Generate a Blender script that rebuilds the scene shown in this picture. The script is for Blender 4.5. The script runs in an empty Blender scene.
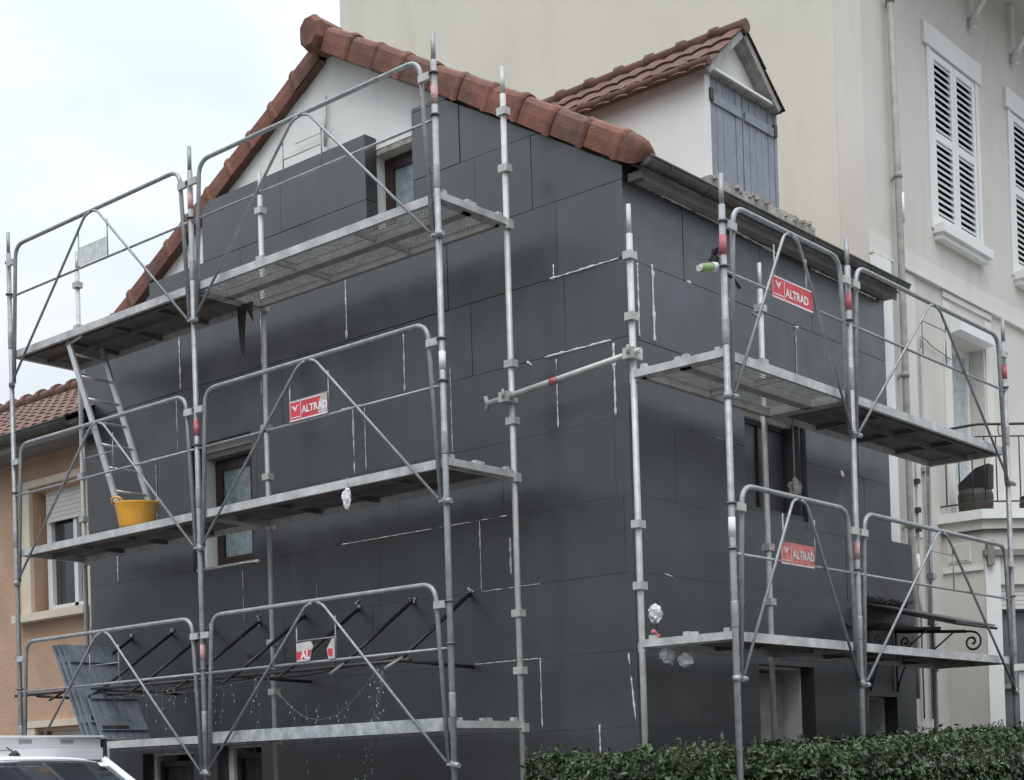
import bpy, math, random
from mathutils import Vector, Matrix, noise
random.seed(7)
R = math.radians
scene = bpy.context.scene
COL = scene.collection

# ------------------------------------------------------------------ materials
def mat(name, c, rough=.6, metal=0., var=.12, scale=3., bump=0., bscale=40., spec=.5, c2=None, stain=None, sscale=1.2):
    m = bpy.data.materials.new(name); m.use_nodes = True
    nt = m.node_tree; N = nt.nodes; L = nt.links
    b = N['Principled BSDF']
    b.inputs['Roughness'].default_value = rough
    b.inputs['Metallic'].default_value = metal
    b.inputs['Specular IOR Level'].default_value = spec
    tc = N.new('ShaderNodeTexCoord')
    n1 = N.new('ShaderNodeTexNoise'); n1.inputs['Scale'].default_value = scale; n1.inputs['Detail'].default_value = 6; n1.inputs['Roughness'].default_value = .6
    L.new(tc.outputs['Object'], n1.inputs['Vector'])
    r = N.new('ShaderNodeValToRGB'); L.new(n1.outputs['Fac'], r.inputs['Fac'])
    a = [max(0, x*(1-var)) for x in c]; z = [x*(1+var) for x in c] if c2 is None else c2
    r.color_ramp.elements[0].position = .32; r.color_ramp.elements[0].color = (*a, 1)
    r.color_ramp.elements[1].position = .68; r.color_ramp.elements[1].color = (*z, 1)
    out = r.outputs['Color']
    if stain:
        n2 = N.new('ShaderNodeTexNoise'); n2.inputs['Scale'].default_value = sscale; n2.inputs['Detail'].default_value = 8; n2.inputs['Roughness'].default_value = .65
        mp = N.new('ShaderNodeMapping'); mp.inputs['Scale'].default_value = (1, 1, .20); mp.inputs['Location'].default_value = (3.1, 7.7, 1.3)
        L.new(tc.outputs['Object'], mp.inputs['Vector']); L.new(mp.outputs[0], n2.inputs['Vector'])
        r2 = N.new('ShaderNodeValToRGB'); L.new(n2.outputs['Fac'], r2.inputs['Fac'])
        r2.color_ramp.elements[0].position = .52; r2.color_ramp.elements[0].color = (0, 0, 0, 1)
        r2.color_ramp.elements[1].position = .75; r2.color_ramp.elements[1].color = (stain[3],)*3+(1,)
        mx = N.new('ShaderNodeMixRGB'); L.new(r2.outputs['Color'], mx.inputs['Fac']); L.new(out, mx.inputs['Color1']); mx.inputs['Color2'].default_value = (*stain[:3], 1)
        out = mx.outputs['Color']
    L.new(out, b.inputs['Base Color'])
    if bump:
        n3 = N.new('ShaderNodeTexNoise'); n3.inputs['Scale'].default_value = bscale; n3.inputs['Detail'].default_value = 4
        L.new(tc.outputs['Object'], n3.inputs['Vector'])
        bp = N.new('ShaderNodeBump'); bp.inputs['Strength'].default_value = bump; bp.inputs['Distance'].default_value = .01
        L.new(n3.outputs['Fac'], bp.inputs['Height']); L.new(bp.outputs[0], b.inputs['Normal'])
    return m

def perforated(name, c, pitch=.022, hole=.0075, rib=None):
    m = mat(name, c, rough=.6, metal=.1, var=.25, scale=9)
    nt = m.node_tree; N = nt.nodes; L = nt.links; b = N['Principled BSDF']; o = N['Material Output']
    tc = N.new('ShaderNodeTexCoord'); sx = N.new('ShaderNodeSeparateXYZ'); L.new(tc.outputs['Object'], sx.inputs[0])
    def M(op, a, v=None, w=None):
        n = N.new('ShaderNodeMath'); n.operation = op
        for i, q in enumerate((a, v, w)):
            if q is None: continue
            if isinstance(q, (int, float)): n.inputs[i].default_value = q
            else: L.new(q, n.inputs[i])
        return n.outputs[0]
    u = M('SUBTRACT', M('PINGPONG', sx.outputs[0], pitch), pitch/2)
    v = M('SUBTRACT', M('PINGPONG', sx.outputs[1], pitch), pitch/2)
    d = M('SQRT', M('ADD', M('MULTIPLY', u, u), M('MULTIPLY', v, v)))
    f = M('LESS_THAN', d, hole)
    tr = N.new('ShaderNodeBsdfTransparent'); mx = N.new('ShaderNodeMixShader')
    L.new(f, mx.inputs[0]); L.new(b.outputs[0], mx.inputs[1]); L.new(tr.outputs[0], mx.inputs[2]); L.new(mx.outputs[0], o.inputs['Surface'])
    return m

M = {}
M['white_render'] = mat('white render', (.73, .73, .70), .9, var=.05, scale=1.5, bump=.25, bscale=60, stain=(.50, .48, .43, .5), sscale=1.1)
M['dormer_render'] = mat('dormer render', (.74, .73, .69), .9, var=.04, scale=1.5, bump=.2, bscale=50, stain=(.52, .50, .45, .35))
M['tan_render'] = mat('cream render', (.63, .605, .52), .92, var=.04, scale=.7, bump=.2, bscale=55, stain=(.49, .465, .395, .6), sscale=1.3)
M['facade_render'] = mat('facade render', (.60, .575, .53), .92, var=.05, scale=1.2, bump=.25, bscale=60, stain=(.46, .44, .39, .6), sscale=1.6)
M['trim_white'] = mat('white trim', (.74, .74, .72), .8, var=.04, bump=.15, stain=(.5, .48, .44, .35))
M['eps'] = mat('graphite insulation board', (.035, .037, .041), .38, var=.2, scale=.9, bump=.10, bscale=160, spec=1.0, stain=(.058, .062, .069, .45), sscale=3.2)
M['eps2'] = mat('graphite insulation board light', (.041, .043, .048), .36, var=.2, scale=.9, bump=.10, bscale=160, spec=1.0, stain=(.066, .07, .077, .45), sscale=2.2)
M['eps3'] = mat('graphite insulation board dark', (.032, .034, .038), .40, var=.2, scale=.9, bump=.10, bscale=160, spec=1.0, stain=(.052, .056, .062, .45), sscale=2.2)
for k_ in ('eps', 'eps2', 'eps3'):
    nt = M[k_].node_tree; Nn, Ll = nt.nodes, nt.links; bs = Nn['Principled BSDF']
    t_ = Nn.new('ShaderNodeTexCoord'); q1 = Nn.new('ShaderNodeTexNoise'); q1.inputs['Scale'].default_value = 2.6; q1.inputs['Detail'].default_value = 9; q1.inputs['Roughness'].default_value = .7; Ll.new(t_.outputs['Object'], q1.inputs['Vector'])
    m1 = Nn.new('ShaderNodeMapRange'); Ll.new(q1.outputs['Fac'], m1.inputs[0]); m1.inputs[1].default_value = .3; m1.inputs[2].default_value = .7; m1.inputs[3].default_value = .24; m1.inputs[4].default_value = .50; Ll.new(m1.outputs[0], bs.inputs['Roughness'])
    q2 = Nn.new('ShaderNodeTexNoise'); q2.inputs['Scale'].default_value = 17; q2.inputs['Detail'].default_value = 5; q2.inputs['Roughness'].default_value = .75; Ll.new(t_.outputs['Object'], q2.inputs['Vector'])
    r2_ = Nn.new('ShaderNodeValToRGB'); r2_.color_ramp.elements[0].position = .66; r2_.color_ramp.elements[0].color = (0, 0, 0, 1); r2_.color_ramp.elements[1].position = .80; r2_.color_ramp.elements[1].color = (.55, .55, .55, 1); Ll.new(q2.outputs['Fac'], r2_.inputs['Fac'])
    src = bs.inputs['Base Color'].links[0].from_socket; mm = Nn.new('ShaderNodeMixRGB'); Ll.new(r2_.outputs['Color'], mm.inputs['Fac']); Ll.new(src, mm.inputs['Color1']); mm.inputs['Color2'].default_value = (.13, .135, .14, 1); Ll.new(mm.outputs[0], bs.inputs['Base Color'])
M['foam'] = mat('joint foam', (.62, .61, .57), .9, var=.15, scale=30, bump=.6, bscale=70)
M['tile'] = mat('terracotta tile', (.165, .068, .046), .8, var=.38, scale=5, bump=.5, bscale=50, stain=(.12, .075, .055, .75), sscale=4.5)
M['tile_b'] = mat('darker terracotta tile', (.135, .060, .045), .8, var=.35, scale=6, bump=.6, bscale=45, stain=(.10, .075, .06, .8), sscale=5)
M['tile_c'] = mat('orange terracotta tile', (.19, .078, .049), .8, var=.25, scale=5, bump=.6, bscale=45, stain=(.13, .09, .07, .75), sscale=6)
M['tile_dark'] = mat('old terracotta tile', (.125, .060, .046), .85, var=.35, scale=7, bump=.6, bscale=40, stain=(.09, .085, .07, .8), sscale=5)
M['tile_orange'] = mat('faded terracotta tile', (.155, .085, .063), .85, var=.30, scale=6, bump=.6, bscale=40, stain=(.14, .11, .09, .7), sscale=4)
M['zinc'] = mat('weathered zinc', (.10, .105, .095), .55, .5, var=.3, scale=4, stain=(.09, .10, .08, .7), sscale=3)
M['soffit'] = mat('grey painted boards', (.22, .215, .20), .8, var=.15, scale=5, stain=(.18, .17, .15, .6), sscale=3)
M['old_wood'] = mat('weathered grey wood', (.32, .31, .30), .85, var=.3, scale=8, stain=(.12, .11, .10, .8), sscale=5)
M['mossy'] = mat('mossy masonry', (.36, .34, .31), .95, var=.3, scale=9, bump=.8, bscale=30, stain=(.10, .10, .08, .9), sscale=6)
M['shutter_blue'] = mat('grey blue shutter paint', (.245, .265, .305), .7, var=.12, scale=7, stain=(.12, .13, .16, .6), sscale=5)
M['shutter_grey'] = mat('dull grey blue paint', (.16, .185, .215), .7, var=.15, scale=7, stain=(.06, .065, .075, .6), sscale=5)
M['galv'] = mat('galvanised tube', (.31, .318, .325), .5, .4, var=.22, scale=14, stain=(.24, .24, .24, .6), sscale=9)
M['galv_light'] = mat('pale galvanised tube', (.46, .46, .44), .55, .3, var=.15, scale=12, stain=(.60, .60, .57, .7), sscale=14)
M['galv_dark'] = mat('dark galvanised steel', (.15, .15, .155), .5, .5, var=.25, scale=14)
M['deck_edge'] = mat('deck edge steel', (.50, .50, .49), .5, .3, var=.22, scale=7, stain=(.28, .27, .26, .6), sscale=6)
M['deck_blotchy'] = mat('blotchy galvanised plank', (.42, .45, .45), .45, .45, var=.35, scale=10, stain=(.65, .67, .66, .9), sscale=9)
M['plywood'] = mat('brown plywood', (.125, .112, .098), .75, var=.3, scale=4, stain=(.065, .058, .052, .7), sscale=2.5)
M['perf'] = perforated('perforated steel', (.80, .80, .77), .038, .0122)
M['red_band'] = mat('red band', (.46, .14, .16), .7, var=.3, scale=30)
M['pink_band'] = mat('faded pink band', (.50, .30, .30), .7, var=.3, scale=30)
M['white_band'] = mat('white band', (.68, .68, .67), .7, var=.1, scale=30)
M['sign_red'] = mat('sign red', (.55, .045, .065), .5, var=.10, scale=8)
M['sign_worn'] = mat('worn sign red', (.46, .14, .13), .75, var=.3, scale=22, stain=(.35, .25, .20, .7), sscale=26)
M['sign_white'] = mat('sign white', (.72, .68, .67), .6, var=.08)
M['sign_faded'] = mat('sign faded', (.50, .45, .43), .7, var=.2, scale=20)
M['sign_grey'] = mat('scuffed pale plate', (.56, .58, .57), .6, var=.2, scale=14, stain=(.3, .31, .28, .6), sscale=16)
M['yellow'] = mat('yellow plastic', (.68, .34, .035), .45, var=.12, scale=8, stain=(.50, .40, .26, .9), sscale=13)
M['alu'] = mat('aluminium', (.55, .56, .56), .35, .6, var=.12, scale=10)
M['black_steel'] = mat('black painted steel', (.018, .017, .018), .5, var=.3, scale=10, stain=(.12, .11, .10, .7), sscale=14)
M['dark_brown'] = mat('dark brown frame', (.030, .016, .015), .4, var=.2)
M['grey_door'] = mat('grey door paint', (.30, .29, .28), .6, var=.12, scale=3)
M['orange_render'] = mat('apricot render', (.44, .285, .195), .92, var=.14, scale=1.6, bump=.8, bscale=22, stain=(.56, .36, .25, .6), sscale=1.6)
M['cream'] = mat('cream paint', (.60, .52, .41), .85, var=.08, scale=3, stain=(.42, .35, .27, .5), sscale=4)
M['trim_soft'] = mat('pale render band', (.65, .635, .595), .88, var=.04, bump=.15, stain=(.5, .47, .42, .45), sscale=2)
M['pvc'] = mat('white window frame', (.72, .73, .72), .4, var=.03)
M['roller'] = mat('roller slats', (.62, .60, .57), .5, var=.05)
M['asphalt'] = mat('asphalt', (.05, .05, .052), .9, var=.25, scale=12, bump=.6, bscale=120)
M['paving'] = mat('pavement', (.16, .157, .15), .9, var=.15, scale=5, bump=.5, bscale=60)
M['ground'] = mat('soil', (.075, .07, .055), .95, var=.25, scale=1.5, bump=.5, bscale=20)
M['kerb'] = mat('kerb stone', (.33, .32, .30), .85, var=.15, scale=6, bump=.4)
M['car_white'] = mat('white car paint', (.74, .75, .77), .22, var=.015, spec=.6)
M['car_black'] = mat('black rubber', (.02, .02, .02), .6)
M['leaf'] = mat('hedge leaf', (.020, .040, .016), .42, var=.5, scale=5, spec=.5, c2=(.055, .095, .032))
M['leaf_young'] = mat('young hedge leaf', (.07, .12, .04), .45, var=.35, scale=7, spec=.5)
M['leaf_old'] = mat('yellowing hedge leaf', (.09, .10, .035), .5, var=.4, scale=9)
M['shade_fill'] = mat('painted shade fill', (.012, .018, .010), 1.0, spec=0.)  # near-black fill, paints shade inside the hedge and behind shutters
M['twig'] = mat('twig', (.08, .06, .045), .9)
M['planter'] = mat('brown planter', (.035, .028, .024), .6, var=.2)
M['black_plastic'] = mat('black plastic', (.012, .012, .013), .5)
M['can_green'] = mat('green can label', (.20, .31, .11), .4, var=.25, scale=25)
M['bag'] = mat('crumpled white plastic', (.66, .65, .66), .55, var=.12, scale=20)
M['rope'] = mat('rope', (.30, .29, .28), .9, var=.2, scale=40)
M['bulb'] = mat('clear bulb plastic', (.36, .38, .36), .4)
M['wire'] = mat('pale wire', (.13, .13, .12), .7)
M['iron'] = mat('wrought iron', (.035, .033, .033), .55, var=.3, scale=12)
M['curtain'] = mat('net curtain', (.42, .46, .46), .9, var=.2, scale=12)
M['grime'] = mat('grimy metal', (.34, .33, .31), .7, .2, var=.2, scale=8)

def glass(name, tint=(.03, .035, .04), rough=.05):
    m = mat(name, tint, rough, var=.2, scale=2, spec=.9)
    return m
M['glass'] = glass('window glass'); M['glass_grey'] = glass('grey green glass', (.10, .12, .12), .12)
M['glass_net'] = mat('glass before net curtain', (.22, .27, .28), .15, var=.35, scale=14, spec=.8)
M['canopy_glass'] = mat('dusty wired glass', (.10, .10, .105), .35, var=.35, scale=9, spec=.6)

# ------------------------------------------------------------------ mesh builder
class MB:
    def __init__(s): s.v = []; s.f = []; s.m = []; s.sm = []; s.mats = []
    def mi(s, m):
        m = M[m] if isinstance(m, str) else m
        if m not in s.mats: s.mats.append(m)
        return s.mats.index(m)
    def add(s, vs, fs, m, smooth=False):
        o = len(s.v); k = s.mi(m)
        s.v += [Vector(v) for v in vs]
        for f in fs: s.f.append([o+i for i in f]); s.m.append(k); s.sm.append(smooth)
        return s
    def hexa(s, p, m):      # p: 8 points, bottom 4 ccw then top 4
        return s.add(p, [(3, 2, 1, 0), (4, 5, 6, 7), (0, 1, 5, 4), (1, 2, 6, 5), (2, 3, 7, 6), (3, 0, 4, 7)], m)
    def box(s, x0, x1, y0, y1, z0, z1, m, bev=0.):
        x0, x1 = min(x0, x1), max(x0, x1); y0, y1 = min(y0, y1), max(y0, y1); z0, z1 = min(z0, z1), max(z0, z1)
        return s.hexa([(x0, y0, z0), (x1, y0, z0), (x1, y1, z0), (x0, y1, z0), (x0, y0, z1), (x1, y0, z1), (x1, y1, z1), (x0, y1, z1)], m)
    def obox(s, o, a, b, c, m):   # corner o and three edge vectors
        o, a, b, c = map(Vector, (o, a, b, c))
        if a.cross(b).dot(c) < 0: a, b = b, a
        return s.hexa([o, o+a, o+a+b, o+b, o+c, o+a+c, o+a+b+c, o+b+c], m)
    def prism(s, poly, ext, m):   # polygon (3D list) extruded by vector
        poly = [Vector(p) for p in poly]; ext = Vector(ext); n = len(poly)
        nrm = Vector((0, 0, 0))
        for i in range(n): nrm += poly[i].cross(poly[(i+1) % n])
        if nrm.dot(ext) > 0: poly = poly[::-1]
        vs = poly+[p+ext for p in poly]
        fs = [tuple(range(n)), tuple(range(2*n-1, n-1, -1))]+[(i, (i+n), (i+1) % n+n, (i+1) % n) for i in range(n)]
        return s.add(vs, fs, m)
    def path(s, pts, r, m, seg=10, caps=True, closed=False, rr=None):
        pts = [Vector(p) for p in pts]; n = len(pts); vs = []; up = None
        for i, p in enumerate(pts):
            if i == 0: d = pts[1]-p
            elif i == n-1: d = p-pts[i-1]
            else: d = (pts[i+1]-p).normalized()+(p-pts[i-1]).normalized()
            if d.length < 1e-9: d = Vector((0, 0, 1))
            d.normalize()
            if up is None: up = d.orthogonal().normalized()
            else:
                up = up-d*up.dot(d)
                up = up.normalized() if up.length > 1e-6 else d.orthogonal().normalized()
            w = d.cross(up); q = rr[i] if rr else r
            for k in range(seg):
                a = 2*math.pi*k/seg; vs.append(p+up*math.cos(a)*q+w*math.sin(a)*q)
        fs = []
        for i in range(n-1):
            for k in range(seg):
                a = i*seg+k; b = i*seg+(k+1) % seg; fs.append((a, b, b+seg, a+seg))
        s.add(vs, fs, m, True)
        if caps:
            o = len(s.v)-len(vs); k = s.mi(m)
            s.f.append([o+i for i in range(seg)][::-1]); s.m.append(k); s.sm.append(False)
            s.f.append([o+(n-1)*seg+i for i in range(seg)]); s.m.append(k); s.sm.append(False)
        return s
    def tube(s, a, b, r, m, seg=10): return s.path([a, b], r, m, seg)
    def build(s, name, parent=None, smooth_all=False):
        me = bpy.data.meshes.new(name)
        off = ROOT.get(parent.name, Vector((0, 0, 0))) if parent else Vector((0, 0, 0))
        me.from_pydata([v-off for v in s.v], [], s.f)
        for m in s.mats: me.materials.append(m)
        me.polygons.foreach_set('material_index', s.m)
        me.polygons.foreach_set('use_smooth', [True]*len(s.f) if smooth_all else s.sm)
        me.update()
        o = bpy.data.objects.new(name, me); COL.objects.link(o)
        if parent: o.parent = parent
        ROOT[o.name] = off
        return o
ROOT = {}
def thing(name, label, cat, loc=(0, 0, 0), group=None):
    o = bpy.data.objects.new(name, None); COL.objects.link(o); o.location = loc; o.empty_display_size = .2
    o['label'] = label; o['category'] = cat
    if group: o['group'] = group
    ROOT[o.name] = Vector(loc)
    return o
def tag(o, label, cat, group=None):
    o['label'] = label; o['category'] = cat
    if group: o['group'] = group
    return o
def struct(o): o['kind'] = 'structure'; return o
def stand(mb, name, label, cat, loc, group=None):     # a thing that is one mesh, origin at loc
    ROOT['_tmp'] = Vector(loc)
    class T: pass
    t = T(); t.name = '_tmp'
    me = bpy.data.meshes.new(name); me.from_pydata([v-Vector(loc) for v in mb.v], [], mb.f)
    for m in mb.mats: me.materials.append(m)
    me.polygons.foreach_set('material_index', mb.m); me.polygons.foreach_set('use_smooth', mb.sm); me.update()
    o = bpy.data.objects.new(name, me); COL.objects.link(o); o.location = loc
    return tag(o, label, cat, group)

def fillet(pts, r, n=6):
    pts = [Vector(p) for p in pts]; out = [pts[0]]
    for i in range(1, len(pts)-1):
        p = pts[i]; a = (pts[i-1]-p).normalized(); b = (pts[i+1]-p).normalized()
        q0 = p+a*r; q1 = p+b*r
        for k in range(n+1):
            t = k/n; out.append(q0*(1-t)**2+p*2*t*(1-t)+q1*t*t)
    out.append(pts[-1]); return out

# ------------------------------------------------------------------ camera
cam_d = bpy.data.cameras.new('camera'); cam = bpy.data.objects.new('camera', cam_d); COL.objects.link(cam)
r_ = Vector((0.75885359, 0.65055059, -0.03041638)); u_ = Vector((0.03112367, 0.01042453, 0.99946118)); f_ = Vector((-0.65051714, 0.75939137, 0.01233683))
mw = Matrix(((r_.x, u_.x, -f_.x, 6.7366), (r_.y, u_.y, -f_.y, -9.3713), (r_.z, u_.z, -f_.z, 1.6), (0, 0, 0, 1)))
cam.matrix_world = mw
cam_d.sensor_width = 36; cam_d.lens = 1503.57/1024*36; cam_d.shift_y = (751.19-390)/1024; cam_d.clip_end = 2000; cam_d.clip_start = .05
scene.camera = cam

# ------------------------------------------------------------------ world: overcast sky
w = bpy.data.worlds.new('World'); scene.world = w; w.use_nodes = True
N = w.node_tree.nodes; L = w.node_tree.links; bg = N['Background']
sky = N.new('ShaderNodeTexSky'); sky.sky_type = 'NISHITA'; sky.sun_disc = False
SUN_EL, SUN_AZ = R(58), R(150)        # azimuth measured from +Y clockwise
sky.sun_elevation = SUN_EL; sky.sun_rotation = SUN_AZ
hs = N.new('ShaderNodeMixRGB'); hs.blend_type = 'MIX'
sc_ = N.new('ShaderNodeVectorMath'); sc_.operation = 'SCALE'; sc_.inputs['Scale'].default_value = 1.0
L.new(sky.outputs[0], sc_.inputs[0])
tc = N.new('ShaderNodeTexCoord'); mp = N.new('ShaderNodeMapping'); mp.inputs['Scale'].default_value = (1, 1, 2.2); mp.inputs['Location'].default_value = (.3, .8, .1)
L.new(tc.outputs['Generated'], mp.inputs['Vector'])
nz = N.new('ShaderNodeTexNoise'); nz.inputs['Scale'].default_value = 3.0; nz.inputs['Detail'].default_value = 6; nz.inputs['Roughness'].default_value = .5; nz.inputs['Distortion'].default_value = .4
L.new(mp.outputs[0], nz.inputs['Vector'])
cr = N.new('ShaderNodeValToRGB'); L.new(nz.outputs['Fac'], cr.inputs['Fac'])
cr.color_ramp.elements[0].position = .36; cr.color_ramp.elements[0].color = (7.0, 7.95, 9.2, 1)
cr.color_ramp.elements[1].position = .62; cr.color_ramp.elements[1].color = (9.6, 9.9, 10.1, 1)
hs.inputs['Fac'].default_value = .90
L.new(sc_.outputs[0], hs.inputs['Color1']); L.new(cr.outputs['Color'], hs.inputs['Color2'])
sxyz = N.new('ShaderNodeSeparateXYZ'); L.new(tc.outputs['Generated'], sxyz.inputs[0])
pw = N.new('ShaderNodeMath'); pw.operation = 'MULTIPLY'; L.new(sxyz.outputs[2], pw.inputs[0]); L.new(sxyz.outputs[2], pw.inputs[1])
mr = N.new('ShaderNodeMapRange'); L.new(pw.outputs[0], mr.inputs[0])
mr.inputs[1].default_value = 0; mr.inputs[2].default_value = 1; mr.inputs[3].default_value = .71; mr.inputs[4].default_value = 2.6
s2 = N.new('ShaderNodeVectorMath'); s2.operation = 'SCALE'; L.new(hs.outputs[0], s2.inputs[0]); L.new(mr.outputs[0], s2.inputs['Scale'])
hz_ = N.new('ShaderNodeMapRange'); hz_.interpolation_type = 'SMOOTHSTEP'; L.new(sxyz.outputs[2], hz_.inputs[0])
hz_.inputs[1].default_value = .04; hz_.inputs[2].default_value = .21; hz_.inputs[3].default_value = .16; hz_.inputs[4].default_value = 1.0  # low sky dimmed to darken the lower walls, in place of unseen surroundings
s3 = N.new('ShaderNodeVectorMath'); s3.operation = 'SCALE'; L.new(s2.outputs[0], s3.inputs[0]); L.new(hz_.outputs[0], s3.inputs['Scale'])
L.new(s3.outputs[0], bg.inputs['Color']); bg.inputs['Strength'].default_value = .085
sd = bpy.data.lights.new('sun', 'SUN'); sd.energy = 1.0; sd.angle = R(35); sd.color = (1, .97, .93)
sun = bpy.data.objects.new('sun', sd); COL.objects.link(sun)
sdir = Vector((math.sin(SUN_AZ)*math.cos(SUN_EL), math.cos(SUN_AZ)*math.cos(SUN_EL), math.sin(SUN_EL)))
sun.rotation_euler = sdir.to_track_quat('Z', 'Y').to_euler(); sun.location = (0, -5, 20)
vs = scene.view_settings; vs.view_transform = 'Standard'; vs.look = 'None'; vs.gamma = 1; vs.exposure = .57

# ------------------------------------------------------------------ ground
GZ = -.15
b = MB(); b.add([(-400, -400, GZ-.16), (400, -400, GZ-.16), (400, 400, GZ-.16), (-400, 400, GZ-.16)], [(0, 1, 2, 3)], 'ground'); struct(b.build('ground'))
b = MB(); b.box(-60, 60, -7.6, -1.95, GZ-.5, GZ-.12, 'asphalt'); struct(b.build('road'))
b = MB(); b.box(-60, 60, -1.8, 4.4, GZ-.5, GZ, 'paving'); b.box(-.1, 60, 4.4, 40, GZ-.5, GZ, 'paving')
struct(b.build('pavement'))
b = MB(); b.box(-60, 60, -1.94, -1.81, GZ-.5, GZ+.005, 'kerb'); struct(b.build('kerb'))
b = MB(); b.box(-60, 60, -12, -7.7, GZ-.5, GZ, 'paving'); struct(b.build('pavement'))

# ------------------------------------------------------------------ insulated gable house
AX, AZ = -3.346, 8.236; SR, SL = .594, .5436
XL = -7.2
def roofz(x): return AZ-(x-AX)*SR if x > AX else AZ-(AX-x)*SL
house = thing('gable_house', 'small gabled house clad in dark grey insulation boards with red verge tiles behind scaffolding', 'house', (-3.5, 0, GZ))
T = .14
# masonry shell with window reveals : gable wall pieces around the openings
def rects_minus(r, holes):
    out = [r]
    for h in holes:
        nxt = []
        for a in out:
            x0, x1, z0, z1 = a; hx0, hx1, hz0, hz1 = h
            if hx1 <= x0 or hx0 >= x1 or hz1 <= z0 or hz0 >= z1: nxt.append(a); continue
            if hx0 > x0: nxt.append((x0, hx0, z0, z1))
            if hx1 < x1: nxt.append((hx1, x1, z0, z1))
            cx0, cx1 = max(x0, hx0), min(x1, hx1)
            if hz0 > z0: nxt.append((cx0, cx1, z0, hz0))
            if hz1 < z1: nxt.append((cx0, cx1, hz1, z1))
        out = nxt
    return out
def clip(poly, f):     # keep f(p) <= 0
    out = []
    for i in range(len(poly)):
        a, b2 = poly[i], poly[(i+1) % len(poly)]; fa, fb = f(a), f(b2)
        if fa <= 0: out.append(a)
        if (fa < 0 < fb) or (fb < 0 < fa):
            t = fa/(fa-fb); out.append((a[0]+(b2[0]-a[0])*t, a[1]+(b2[1]-a[1])*t))
    return out
gab_holes_ins = [(-5.41, -4.47, 3.67, 4.93), (-2.80, -2.22, 6.4, 7.31), (-6.35, -5.5, -1, 1.88), (-5.12, -4.45, -1, 1.92)]
gab_holes_wall = [(-5.37, -4.62, 3.70, 4.87), (-2.835, -2.26, 6.42, 7.20), (-6.3, -5.55, -1, 1.86), (-5.05, -4.48, -1, 1.9)]
b = MB()
xs = [XL+.05, AX, -.02]
for (xa, xb) in ((XL+.02, AX), (AX, -T)):
    for rc in rects_minus((xa, xb, GZ, 9), gab_holes_wall):
        pl = [(rc[0], rc[2]), (rc[1], rc[2]), (rc[1], rc[3]), (rc[0], rc[3])]
        pl = clip(pl, lambda p: p[1]-(AZ+.02-(p[0]-AX)*SR)); pl = clip(pl, lambda p: p[1]-(AZ+.02-(AX-p[0])*SL))
        if len(pl) > 2: b.prism([(x, T+.004, z) for x, z in pl], (0, .28, 0), 'white_render')
b.build('gable_wall', house)
side_wall_holes = [(1.70, 2.65, 3.78, 4.62), (1.80, 2.70, -1, 2.42), (3.78, 4.32, -1, 2.18)]
b = MB()
for rc in rects_minus((T+.29, 4.44, GZ, 6.2), side_wall_holes):
    b.box(-T-.28, -T-.004, rc[0], rc[1], rc[2], rc[3], 'white_render')
b.box(XL+.02, XL+.3, .43, 4.44, GZ, 6.1, 'white_render')
b.box(XL+.3, -T-.3, .45, 4.4, 2.9, 3.05, 'white_render')      # floor slabs keep the inside dark
b.box(XL+.3, -T-.3, .45, 4.4, 5.7, 5.8, 'white_render')
b.box(XL+.3, -T-.3, 2.2, 2.3, GZ, 5.7, 'white_render')
b.build('side_wall', house)

# insulation boards
ROWS = [(-.15, .09), (.093, .69), (.693, 1.293), (1.296, 1.899), (1.902, 2.49), (2.493, 3.09), (3.093, 3.685), (3.688, 4.29), (4.293, 4.90), (4.903, 5.512), (5.515, 6.115), (6.118, 6.715), (6.718, 7.30), (7.303, 7.9)]
ROWS = [(a_, (ROWS[i_+1][0]-.0004 if i_ < 8 else b_)) for i_, (a_, b_) in enumerate(ROWS)]
JX = {3: [-.99, -2.2, -3.4, -4.6, -5.8, -7.0], 4: [-.08, -.96, -2.16, -3.36, -4.56, -5.76, -6.96], 5: [-.5, -1.67, -2.87, -4.07, -5.27, -6.47], 6: [-.08, -1.57, -2.77, -3.97, -5.17, -6.37],
      7: [-.15, -1.3, -2.5, -3.4, -4.2, -5.41, -6.69], 8: [-.15, -.70, -1.9, -2.9, -4.4, -5.41, -5.98, -6.7], 9: [-.6, -1.6, -2.39, -2.82, -4.0, -4.8, -5.61, -6.8], 10: [-.08, -.66, -1.85, -3.10, -4.27, -5.54, -5.97],
      11: [-.9, -1.51, -2.2, -2.81, -4.56, -5.37, -6.4], 12: [-1.67, -2.22, -2.81, -3.95, -5.13], 13: [-1.4, -2.0]}
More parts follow.
